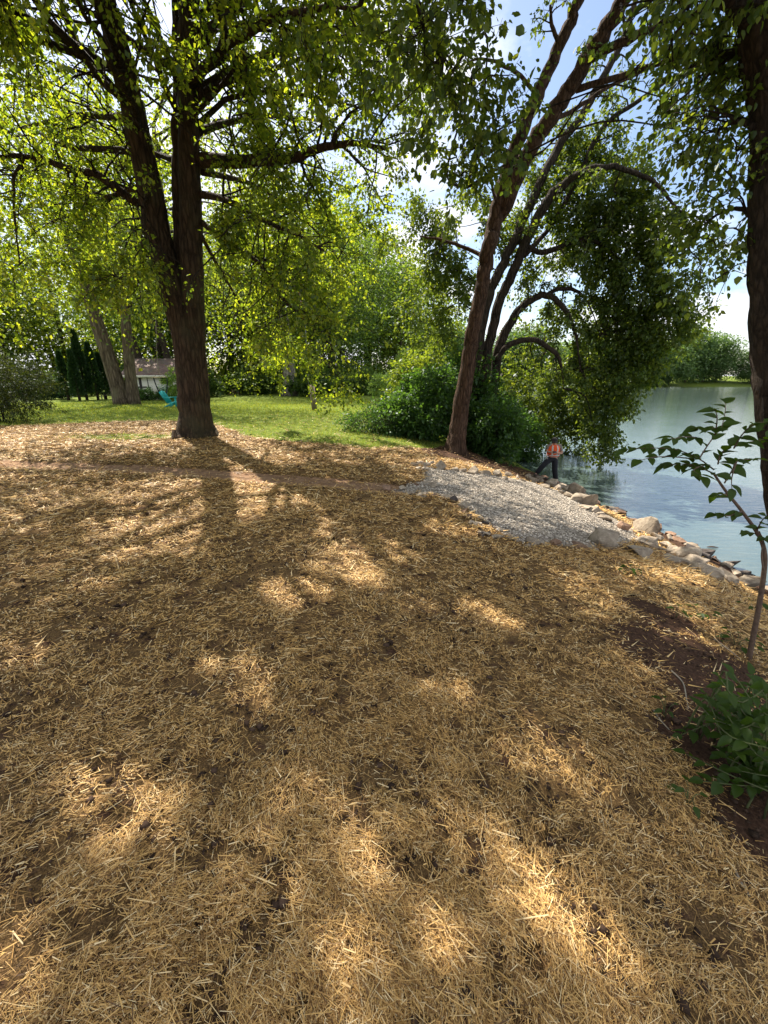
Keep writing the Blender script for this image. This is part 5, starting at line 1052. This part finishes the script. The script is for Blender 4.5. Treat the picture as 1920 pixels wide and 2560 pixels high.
def rock(px, py, w, label, material='rock', tall=.75, group=None, pxbottom=True):
    p = G(px, py); p[2] = max(p[2], ZW - .1); t = p[1] * CP + (CAM_H - p[2]) * SP; s = w / F_PX * t / 2 * 1.15
    k = rock_k[0]; rock_k[0] += 1
    key = (k % len(ROCKS), material)
    if key not in RCACHE: c = ROCKS[key[0]].copy(); c.materials.append(M[material]); RCACHE[key] = c
    o = bpy.data.objects.new('rock', RCACHE[key]); COL.objects.link(o); o.location = (p[0], p[1] + s * .5, p[2] + s * tall * .42)
    o.scale = (s * rr_.uniform(.95, 1.1), s * rr_.uniform(.8, 1.05), s * tall * 1.25); o.rotation_euler = (rr_.uniform(-.2, .2), rr_.uniform(-.2, .2), rr_.uniform(0, 6.28)); tag(o, label, 'rock', group)
RCACHE = {}
A7 = lambda x, y: (960 + x * .3617, 1080 + y * .3617)
A8 = lambda x, y: (1320 + x * .3617, 1080 + y * .3617)
far_l = 'tan limestone rock in the row along the far side of the gravel pad'; near_l = 'pale stone in the line edging the near left side of the gravel pad'; shore_l = 'tan boulder in the shoreline heap between gravel pad and water'
for x, y, w in [(210, 240, 60), (250, 225, 60), (300, 240, 70), (330, 225, 55), (240, 265, 60), (290, 270, 60)]: rock(*A7(x, y), w * .3617, 'white broken stone in the heap at the far tip of the gravel pad', 'rock_white', .7, 'white stone heap')
rock(*A7(400, 262), 80 * .3617, 'bright upright white rock at the right end of the white stone heap', 'rock_white', 1.1)
for x, y, w, h in [(490, 275, 60, .6), (545, 280, 75, .6), (625, 300, 95, .75), (705, 305, 85, .75), (865, 315, 80, .7), (930, 330, 60, .7), (1000, 318, 55, .7), (1030, 355, 90, .7), (1090, 350, 50, .8), (830, 335, 60, .5), (1165, 370, 90, .7), (960, 350, 60, .5)]: rock(*A7(x, y), w * .38, far_l, 'rock', h, 'rocks on the far side of the pad')
rock(*A7(785, 312), 90 * .37, 'warm tan blocky rock, most sunlit of the far row', 'rock_white', .85)
for x, y, w, h in [(1130, 400, 110, .5), (1210, 410, 110, .6), (1285, 420, 100, .6), (1180, 385, 70, .6), (1350, 500, 170, .5), (1250, 445, 90, .5), (1440, 560, 130, .5), (1300, 470, 110, .55), (1390, 540, 110, .45), (1500, 590, 100, .5)]: rock(*A7(x, y), w * .38, shore_l, 'rock', h, 'shoreline boulders')
rock(*A7(1345, 455), 120 * .38, 'tall pointed tan boulder at the water, left one of the pair below the person', 'rock', 1.2)
rock(*A7(1420, 530), 130 * .40, 'tall tan boulder dropping into the water, right one of the pair below the person', 'rock', 1.15)
rock(*A7(1545, 625), 140 * .38, 'long low tan slab at the waterline', 'rock', .4)
for x, y, w, h in [(130, 395, 60, .5), (230, 380, 60, .5), (290, 385, 40, .6), (190, 440, 80, .4), (270, 450, 90, .4), (350, 452, 70, .5), (430, 460, 70, .6), (560, 560, 60, .6), (590, 600, 70, .5), (610, 635, 60, .5), (655, 650, 80, .4), (700, 715, 100, .35), (790, 745, 100, .4), (1000, 800, 60, .6), (870, 745, 60, .4), (930, 760, 70, .4)]: rock(*A7(x, y), w * .38, near_l, ('rock', 'rock_white', 'rock_red')[int(x) % 3], h, 'stones edging the pad')
rock(*A7(340, 392), 90 * .37, 'blocky grey stone on the left where the dirt path meets the gravel', 'rock', .75)
rock(*A7(20, 400), 90 * .37, 'flat pinkish slab at the end of the dirt path', 'rock_red', .35)
rock(*A7(490, 485), 65 * .38, 'dark grey stone at the bend of the near edging', 'rock_dark', .9)
rock(*A7(550, 530), 75 * .38, 'pale wedge stone just right of the dark grey bend stone', 'rock_white', .9)
rock(*A7(1045, 785), 135 * .37, 'low brown rock at the near edge of the gravel, left of the big boulder', 'rock', .5)
rock(*A7(1195, 800), 125 * .37, 'dark reddish rock at the near edge of the gravel', 'rock_red', .6)
rock(*A7(1360, 810), 135 * .37, 'flat reddish stone touching the big near boulder', 'rock_red', .35)
rock(*A7(1575, 830), 270 * .36, 'largest pyramid-shaped tan boulder at the near corner of the gravel pad', 'rock', .78)
rock(*A7(1600, 862), 42 * .4, 'fist-sized pale stone in front of the largest boulder', 'rock_white', .8)
for k in range(26):
    x, y = rr_.uniform(660, 850), rr_.uniform(600, 730); rock(*A7(x, y), rr_.uniform(20, 46) * .38, 'small dark rubble stone in the dark patch on the near gravel edge', 'rock_dark', .7, 'dark rubble')
for x, y, w, h in [(750, 700, 80, .5), (905, 760, 130, .6), (845, 800, 170, .5), (960, 815, 110, .6), (1005, 850, 110, .6), (1025, 920, 170, .5), (900, 830, 120, .5), (1090, 920, 110, .5)]: rock(*A8(x, y), w * .38, 'tan boulder in the shore heap right of the largest boulder', 'rock', h, 'right shore boulders')
rock(*A8(670, 690), 105 * .38, 'reddish-brown knob-shaped rock at the waterline right of the gravel', 'rock_red', .95)
rock(*A8(830, 715), 180 * .38, 'pointed pale boulder standing against the water, right of the reddish knob', 'rock', 1.0)
rock(*A8(800, 885), 250 * .37, 'wide flat-topped brown boulder next to the largest boulder', 'rock', .45)
rock(*A8(1125, 910), 190 * .38, 'rounded dome boulder with a lit top at the water edge', 'rock', .8)
for x, y, w, h in [(1180, 960, 210, .5), (1300, 1015, 190, .5), (1400, 1055, 210, .45), (1240, 990, 140, .5), (1350, 1030, 140, .5)]: rock(*A8(x, y), w * .38, 'long shaded brown boulder in the shoreline running to the right edge', 'rock', h, 'shaded shore boulders')
rock(*A8(1560, 1085), 180 * .38, 'flat rock at the right picture edge behind the sapling', 'rock', .45)

# boulders right at the waterline
for k in range(62):
    y = 6.3 + 8.6 * k / 62 + rr_.uniform(-.12, .12); x = float(np.interp(y, SHY, SHX)) - rr_.uniform(-.18, .45); s = rr_.uniform(.09, .21)
    key = (k * 4 % 9, ('rock', 'rock', 'rock_red', 'rock_dark')[int(rr_.integers(4))])
    if key not in RCACHE: c = ROCKS[key[0]].copy(); c.materials.append(M[key[1]]); RCACHE[key] = c
    o = bpy.data.objects.new('rock', RCACHE[key]); COL.objects.link(o); o.location = (x, y, max(tz(x, y), ZW - .08) + s * .18); o.scale = (s * rr_.uniform(.9, 1.4), s * rr_.uniform(.8, 1.2), s * rr_.uniform(.5, .95)); o.rotation_euler = (rr_.uniform(-.15, .15), rr_.uniform(-.15, .15), rr_.uniform(0, 6.28))
    tag(o, 'small wet rock wedged at the waterline between the larger shore boulders', 'rock', 'waterline rocks')

# ------------------------------------------------------------------ sapling and shrub with single leaves
LEAF = []
def leaf_mesh(seed, aspect):
    r = np.random.default_rng(seed); n = 6; V = []; Q = []
    for i in range(n + 1):
        t = i / n; w = aspect * .5 * math.sin(math.pi * min(1, t ** .8)) ** .8 * (1 - .25 * t) if 0 < i < n else 0.004; bend = -.22 * t * t
        for s in (-1, 0, 1): V.append([t, s * w, bend + .12 * abs(s) * w / aspect * 2 + .01 * r.normal()])
    for i in range(n):
        for s in (0, 1): a = i * 3 + s; Q.append([a, a + 3, a + 4, a + 1])
    me = mesh_np('leaf', np.array(V), Q, None, True); me.materials.append(M['near_leaf']); return me
LEAF = [leaf_mesh(k, (.56, .68, .62, .74)[k]) for k in range(4)]
def put_leaf(parent, p, d, n_, size, k):
    d = Vector(nrm(d)); n_ = Vector(n_); s = n_.cross(d).normalized(); n_ = d.cross(s)
    o = bpy.data.objects.new('leaf', LEAF[k % 4]); COL.objects.link(o); o.parent = parent
    from mathutils import Matrix
    mt = Matrix((( d.x, s.x, n_.x, 0), (d.y, s.y, n_.y, 0), (d.z, s.z, n_.z, 0), (0, 0, 0, 1)))
    o.matrix_local = Matrix.Translation(Vector(p) - Vector(parent.location)) @ mt @ Matrix.Scale(size, 4)
def sapling():
    rng = np.random.default_rng(23); base = G(1873, 1648); Y = base[1]
    root = tag(empty('sapling', tuple(base)), 'thin bent sapling with broad pointed leaves against the lake at the right', 'sapling')
    Z2 = lambda x, y: (1500 + x * .3347, 960 + y * .3347)
    def tw(name, pts, r0, r1, y0, y1, n=5, build=True):
        m = MB(); ys = np.linspace(y0, y1, len(pts)); P = catmull([atY(*Z2(*p), yy) for p, yy in zip(pts, ys)], n); tube(m, P, np.linspace(r0, r1, len(P)), 7, furrow(.08, 2, 3)); m.build(name, M['stem'], root, True); return P
    m = MB(); P = catmull([base - [0, 0, .05], atY(*Z2(1180, 1700), Y), atY(*Z2(1225, 1400), Y), atY(*Z2(1228, 1250), Y), atY(*Z2(1180, 1120), Y + .05), atY(*Z2(1060, 950), Y + .1), atY(*Z2(940, 800), Y + .15), atY(*Z2(850, 670), Y + .2)], 6)
    tube(m, P, np.linspace(.022, .009, len(P)), 9, furrow(.08, 2, 3)); m.build('stem', M['stem'], root, True)
    tw('side_stem', [(1222, 1390), (1208, 1290), (1215, 1180), (1190, 1100)], .008, .005, Y - .03, Y + .02)
    k = 0
    T = [([(850, 670), (760, 630), (660, 600), (560, 600), (490, 605)], 12), ([(850, 640), (740, 560), (600, 500), (480, 480), (330, 480), (200, 492)], 20), ([(740, 560), (790, 480), (860, 380), (905, 330), (935, 210), (935, 140)], 12),
         ([(860, 380), (875, 260), (860, 190)], 6), ([(880, 600), (900, 530), (960, 470), (1080, 440), (1200, 420), (1265, 400)], 20), ([(700, 560), (560, 545), (420, 545), (300, 570)], 6), ([(930, 740), (990, 640), (1020, 580), (1150, 560), (1260, 570)], 12),
         ([(1060, 950), (960, 985), (870, 972)], 7), ([(1170, 1100), (1210, 1020), (1275, 960)], 7), ([(970, 850), (920, 820), (870, 830)], 6), ([(800, 600), (700, 640), (760, 690)], 5), ([(1000, 480), (1060, 380), (1150, 300), (1260, 280)], 12), ([(1180, 1120), (1130, 1110), (1090, 1105)], 3), ([(720, 400), (640, 395), (520, 410)], 7), ([(905, 330), (800, 330), (700, 330)], 7), ([(1020, 580), (985, 700), (985, 780)], 3), ([(1195, 1180), (1240, 1150), (1290, 1150)], 4)]
    for pts, nl in T:
        P = tw('twig', pts, .006, .002, Y + .1 + rng.uniform(-.15, .1), Y + .1 + rng.uniform(-.4, .3), 4)
        for j in range(nl):
            t = (j + .6) / nl; i = min(int(t * (len(P) - 1)), len(P) - 2); tg = nrm(P[i + 1] - P[i]); sd = nrm(np.cross(tg, (0, 0, 1))) * (1 if j % 2 else -1)
            d = tg * .7 + sd * .7 + np.array([0, 0, -.12]) + rng.normal(size=3) * .2
            put_leaf(root, P[i] + (P[i + 1] - P[i]) * rng.random(), d, nrm(np.array([0, -.25, 1]) + rng.normal(size=3) * .3), rng.uniform(.07, .125), k); k += 1
        put_leaf(root, P[-1], P[-1] - P[-2] + [0, 0, -.01], (0, -.2, 1), .11, k); k += 1
sapling()
def near_shrub():
    rng = np.random.default_rng(29); base = G(1905, 1960)
    root = tag(empty('leafy_shrub', tuple(base)), 'shaded green shrub with oval leaflets at the lower right edge', 'shrub'); k = 0; L = Leaves(rng); inner = MB()
    Z3 = lambda x, y: (1500 + x * .3347, 1500 + y * .3347)
    tips = [(900, 590), (1000, 560), (1130, 560), (790, 700), (760, 800), (860, 900), (950, 860), (1050, 720), (1180, 640), (950, 1180), (1020, 1130), (1100, 1090), (1180, 1180), (760, 1400), (850, 1340), (980, 1270), (1060, 1280), (1000, 1600), (1060, 1650), (1150, 1000), (1230, 900), (600, 1040), (640, 1150), (1100, 1400), (1220, 1300), (900, 1010), (1050, 980), (820, 830), (1230, 1480), (1150, 1560), (1000, 800), (1120, 860), (1180, 760), (1250, 1080), (1240, 700), (1160, 1280), (1060, 1500), (1200, 1640), (1240, 1200), (900, 720), (1010, 1060)]
    for i, tp in enumerate(tips):
        e = atY(*Z3(*tp), base[1] + rng.uniform(-.15, .25)); g = tz(e[0], e[1]); e[2] = max(e[2], g + .06)
        s = base + np.array([rng.uniform(-.25, .4), rng.uniform(-.45, .45), 0]); s[2] = tz(s[0], s[1])
        P = catmull([s, s + (e - s) * .25 + np.array([0, 0, max(e[2] - s[2], 0) * .5 + .1]), e + (s - e) * .3 + np.array([0, 0, .07]), e], 4); m = MB(); tube(m, P, np.linspace(.006, .002, len(P)), 5); m.build('stem', M['bush_stem'], root, True)
        nl = 8
        for j in range(nl):
            t = .42 + .58 * (j + .5) / nl; q = min(int(t * (len(P) - 1)), len(P) - 2); tg = nrm(P[q + 1] - P[q]); sd = nrm(np.cross(tg, (0, 0, 1))) * (1 if j % 2 else -1)
            put_leaf(root, P[q], (tg * .5 + sd * .9) * np.array([1, 1, .25]) + np.array([0, 0, -.15]) + rng.normal(size=3) * .18, nrm(np.array([0, -.15, 1]) + rng.normal(size=3) * .25), rng.uniform(.045, .085), k); k += 1
        put_leaf(root, P[-1], P[-1] - P[-2], (0, -.2, 1), .07, k); k += 1
M['bush_stem'] = plain_mat('bush_stem', (.10, .13, .04), (.07, .07, .03), 20, .8)
near_shrub()
# seedlings on the bare soil
def seedling(px, py, n, size, label, seed, spread=.12):
    rng = np.random.default_rng(seed); b = G(px, py); r = tag(empty('seedling', tuple(b)), label, 'seedling')
    for k in range(n):
        a = k * 2.4 + rng.uniform(-.3, .3); h = rng.uniform(.03, .12); e = b + np.array([math.cos(a) * spread * rng.uniform(.3, 1), math.sin(a) * spread * rng.uniform(.3, 1), h])
        m = MB(); tube(m, catmull([b - [0, 0, .01], (b + e) / 2 + [0, 0, .03], e], 2), .002, 4); m.build('stem', M['bush_stem'], r)
        put_leaf(r, e, (math.cos(a), math.sin(a), -.15), nrm(np.array([0, -.1, 1]) + rng.normal(size=3) * .2), size * rng.uniform(.8, 1.3), k)
seedling(1575, 1435, 14, .06, 'small weedy plant alone on the straw above the dark soil', 1, .14)
seedling(1690, 1543, 4, .07, 'pale two-leaved seedling on the dark soil', 2, .06)
seedling(1745, 1545, 8, .08, 'spreading seedling right of the pale one on the dark soil', 3, .14)
seedling(1880, 1525, 6, .09, 'seedling in the straw beside the sapling stem', 4, .14)
seedling(1660, 1795, 5, .05, 'tiny seedling at the straw edge left of the leafy shrub', 5, .07)
seedling(1720, 2010, 5, .05, 'sprout with a few leaves left of the lower shrub stems', 6, .08)
seedling(1840, 1615, 12, .08, 'leafy seedling clump at the foot of the sapling', 7, .16)

# bare twigs lying on the dark soil
for k, (pts, lab) in enumerate([(((1678, 1680), (1705, 1712), (1715, 1750), (1720, 1775)), 'thin crooked root lying on the dark soil strip'), (((1632, 1778), (1650, 1808), (1672, 1828)), 'short pale stick at the straw edge of the dark soil'), (((1785, 1600), (1815, 1625), (1850, 1650)), 'slim pale stick near the foot of the sapling'), (((1830, 2170), (1850, 2215), (1872, 2245)), 'long dry stalk on the soil below the leafy shrub')]):
    P = np.array([G(*q) + [0, 0, .012 + .01 * (i == 1)] for i, q in enumerate(pts)]); m = MB(); P = catmull(P, 4); tube(m, P, np.linspace(.006, .003, len(P)), 6, furrow(.15, 2, k)); tag(m.build('fallen_stick', M['rope'], None, True), lab, 'stick')
# ------------------------------------------------------------------ floating twig, far sandbar brush
m = MB(); fs = atZ(1780, 1368, ZW + .015); tube(m, catmull([fs + [-.10, .02, 0], fs + [0, 0, .012], fs + [.12, -.03, .004]], 3), [.006, .012, .016, .018, .016, .012, .006], 6, furrow(.15, 2, 3))
tag(m.build('floating_twig', M['log_bark'], None, True), 'small dark twig floating on the lake near the right shore', 'twig')
fb = atZ(1745, 958, ZW); bush('brush_pile', np.array([fb[0], min(fb[1], FAR_Y - 3), ZW + .1]), (5, 2, 1.2), 97, 'straw_brush' if 'straw_brush' in M else 'bright_leaf', 'yellowish brush on a sandbar at the far shore of the lake', 160, 16, .5, 6, 1.6)

# ------------------------------------------------------------------ the person at the water edge
def person():
    PY = 14.3
    Zp = lambda x, y, dy=0.0: atY(1300 + x / 10.37, 1060 + y / 10.37, PY + dy)
    base = Zp(900, 1530); root = tag(empty('person', tuple(base)), 'person in orange safety vest, dark cap and trousers astride the shore rocks, looking down', 'person')
    def skin(name, verts, edges, mats, rootv=0, sub=2):
        bm = bmesh.new(); lay = bm.verts.layers.skin.verify(); bv = [bm.verts.new(tuple(v[0])) for v in verts]
        for e in edges: bm.edges.new((bv[e[0]], bv[e[1]]))
        for i, v in enumerate(verts): bv[i][lay].radius = (v[1], v[2] if len(v) > 2 else v[1]); bv[i][lay].use_root = (i == rootv)
        me = bpy.data.meshes.new(name); bm.to_mesh(me); bm.free(); o = link(name, me, mats, root)
        md = o.modifiers.new('skin', 'SKIN'); md.use_smooth_shade = True; s = o.modifiers.new('sub', 'SUBSURF'); s.levels = sub; s.render_levels = sub; return o
    pel = Zp(850, 850); ch = Zp(885, 640); nk = Zp(890, 500, -.02); hd = Zp(888, 455, -.09); tp = Zp(888, 400, -.10)
    shl, shr = Zp(755, 545), Zp(1040, 560); ell, elr = Zp(700, 705, -.02), Zp(1085, 765, -.02); wl_, wr_ = Zp(790, 735, -.26), Zp(960, 750, -.26)
    hl, hr = Zp(785, 890), Zp(915, 890); kl, kr = Zp(590, 1090, -.06), Zp(895, 1180, -.05); al, ar = Zp(415, 1290), Zp(935, 1470); tl_, tr_ = Zp(385, 1330, -.16), Zp(1030, 1560, -.10)
    V = [(pel, .13, .10), (ch, .15, .11), (nk, .05), (hd, .085, .1), (tp, .075, .09), (shl, .058), (ell, .042), (wl_, .028), (shr, .058), (elr, .042), (wr_, .028), (hl, .09), (kl, .06), (al, .042), (tl_, .035), (hr, .09), (kr, .06), (ar, .042), (tr_, .035)]
    E = [(0, 1), (1, 2), (2, 3), (3, 4), (1, 5), (5, 6), (6, 7), (1, 8), (8, 9), (9, 10), (0, 11), (11, 12), (12, 13), (13, 14), (0, 15), (15, 16), (16, 17), (17, 18)]
    for w, c in ((7, 1), (10, -1)):                                     # palms with five bent fingers
        wv = V[w][0]; pm = wv + np.array([.07 * c, -.035, .005]); V.append((pm, .03, .016)); E.append((w, len(V) - 1)); pi = len(V) - 1
        for f_, (dz, ln) in enumerate(((.028, .07), (.010, .078), (-.008, .072), (-.024, .058))):
            a = pm + np.array([.03 * c, -.005, dz]); b_ = a + np.array([ln * .55 * c, -.012, .004]); c_ = b_ + np.array([ln * .3 * c, .028, .0])
            V += [(a, .0095), (b_, .009), (c_, .0075)]; n_ = len(V); E += [(pi, n_ - 3), (n_ - 3, n_ - 2), (n_ - 2, n_ - 1)]
        a = wv + np.array([.03 * c, -.04, .035]); b_ = a + np.array([.03 * c, -.01, .03]); V += [(a, .011), (b_, .009)]; n_ = len(V); E += [(w, n_ - 2), (n_ - 2, n_ - 1)]
    M['skin'] = plain_mat('skin', (.50, .29, .20), (.44, .25, .17), 6, .6, .03); skin('body', V, E, M['skin'])
    fm = MB()                                                             # face
    for sx in (-1, 1): P0 = hd + np.array([.032 * sx, -.098, .015]); tube(fm, np.array([P0 + [-.012, 0, 0], P0 + [.012, 0, 0]]), .007, 6)
    tube(fm, np.array([hd + [-.02, -.093, -.055], hd + [.02, -.093, -.055]]), .005, 6)
    M['feature'] = plain_mat('feature', (.10, .05, .04), None, 5, .7); fm.build('face_features', M['feature'], root, True)
    nm = MB(); tube(nm, np.array([hd + [0, -.095, .015], hd + [0, -.118, -.022]]), [.008, .014], 6); nm.build('nose', M['skin'], root, True)
    M['trousers'] = plain_mat('trousers', (.025, .025, .03), (.015, .015, .018), 10, .9, .3)
    skin('trousers', [(pel + [0, 0, .06], .15, .12), (pel + [0, 0, -.04], .15, .125), (hl, .12), (kl, .095), (al, .082), (hr, .12), (kr, .095), (ar, .082)], [(0, 1), (1, 2), (2, 3), (3, 4), (1, 5), (5, 6), (6, 7)], M['trousers'])
    M['boot'] = plain_mat('boot', (.06, .045, .035), None, 12, .8)
    for a, t in ((al, tl_), (ar, tr_)): skin('boot', [(a + [0, 0, .06], .075), (a + [0, .02, -.03], .066, .062), (t + (t - a) * .15, .056, .05)], [(0, 1), (1, 2)], M['boot'])
    M['shirt'] = plain_mat('shirt', (.24, .20, .17), (.17, .14, .12), 12, .9, .2)
    skin('shirt', [(pel + [0, 0, .10], .145, .12), (ch, .165, .125), (shl, .075), (ell * .75 + shl * .25, .062), (shr, .075), (elr * .75 + shr * .25, .062), (nk * .7 + ch * .3, .075)], [(0, 1), (1, 2), (2, 3), (1, 4), (4, 5), (1, 6)], M['shirt'])
    # vest: open loft round the torso
    M['vest'] = plain_mat('vest', (.85, .12, .02), (.70, .07, .015), 14, .7, .25); M['stripe'] = plain_mat('stripe', (.62, .62, .55), None, 20, .4)
    def loft(name, mt, a0, a1, t0, t1, out, parent, n=20):
        m = MB(); rows = 9; VV = []
        for i in range(rows):
            t = t0 + (t1 - t0) * i / (rows - 1); c = pel + [0, 0, .03] + (nk + np.array([0, .02, -.03]) - pel - [0, 0, .03]) * t; wx_ = np.interp(t, [0, .3, .7, .9, 1], [.205, .205, .215, .185, .09]) + out; wy_ = np.interp(t, [0, .3, .7, .9, 1], [.165, .165, .165, .13, .08]) + out
            for j in range(n + 1): a = a0 + (a1 - a0) * j / n; VV.append(c + np.array([math.cos(a) * wx_, math.sin(a) * wy_, .008 * math.sin(a * 9 + i)]))
        m.add(VV, [[i * (n + 1) + j, i * (n + 1) + j + 1, (i + 1) * (n + 1) + j + 1, (i + 1) * (n + 1) + j] for i in range(rows - 1) for j in range(n)]); return m.build(name, mt, parent, True)
    loft('vest', M['vest'], 0, 2 * math.pi, 0, .97, 0, root, 28)
    for a in (-1.15, -2.0): loft('reflective_stripe', M['stripe'], a - .13, a + .13, .02, .93, .006, root, 4)
    loft('reflective_stripe', M['stripe'], 0, 2 * math.pi, .06, .14, .008, root, 28)
    cm = MB(); th = np.linspace(0, 2 * math.pi, 17)[:-1]; VV = []
    for i in range(6):
        ph = i / 5 * math.pi / 2 * .98
        for a in th: VV.append(hd + np.array([math.cos(a) * .107 * math.cos(ph), -.005 + math.sin(a) * .125 * math.cos(ph), .03 + .115 * math.sin(ph)]))
    cm.add(VV, [[i * 16 + j, i * 16 + (j + 1) % 16, (i + 1) * 16 + (j + 1) % 16, (i + 1) * 16 + j] for i in range(5) for j in range(16)])
    M['cap'] = plain_mat('cap', (.03, .028, .025), (.02, .018, .016), 14, .9); cap = cm.build('cap', M['cap'], root, True)
    bm_ = MB(); VV = []
    for i in range(2):
        for a in np.linspace(math.pi * 1.12, math.pi * 1.88, 9): VV.append(hd + np.array([math.cos(a) * .107, -.005 + math.sin(a) * (.125 + .09 * i), .035 - .04 * i - .02 * abs(math.cos(a))]))
    VV = np.array(VV); bm_.add(np.vstack([VV, VV + [0, 0, -.008]]), [[j, j + 1, 9 + j + 1, 9 + j] for j in range(8)] + [[18 + j + 1, 18 + j, 27 + j, 27 + j + 1] for j in range(8)] + [[9 + j, 9 + j + 1, 27 + j + 1, 27 + j] for j in range(8)]); bm_.build('brim', M['cap'], root)
    ph = tag(empty('phone', tuple((wl_ + wr_) / 2 + [0, -.06, .03])), 'small dark device held in the hands of the person in the orange vest', 'phone'); m = MB(); c = (wl_ + wr_) / 2 + np.array([0, -.075, .035]); m.bar(c + [-.06, 0, 0], c + [.06, 0, 0], .075, .012, (0, -.5, 1)); m.build('case', M['black_cloth'], ph); m = MB(); c2 = c + np.array([0, .003, .007]); m.bar(c2 + [-.054, 0, 0], c2 + [.054, 0, 0], .066, .004, (0, -.5, 1)); m.build('screen', M['glass'], ph)
    # rocks under the two feet
    for f_, nm in ((al, 'flat shore rock under the left boot of the person'), (ar, 'wet shore rock under the right boot of the person')):
        k = rock_k[0] % 9; rock_k[0] += 1; c = ROCKS[k].copy(); c.materials.append(M['rock']); o = bpy.data.objects.new('rock', c); COL.objects.link(o); g = min(tz(f_[0], f_[1]), f_[2] - .1); top = f_[2] - .06; o.location = (f_[0] + .03, f_[1] + .02, (g + top) / 2 - .02); o.scale = (.34, .30, max((top - g) / 2 / .72 + .03, .09)); tag(o, nm, 'rock')
person()
print('leaves oak', n_leaf, 'objects', len(bpy.data.objects))
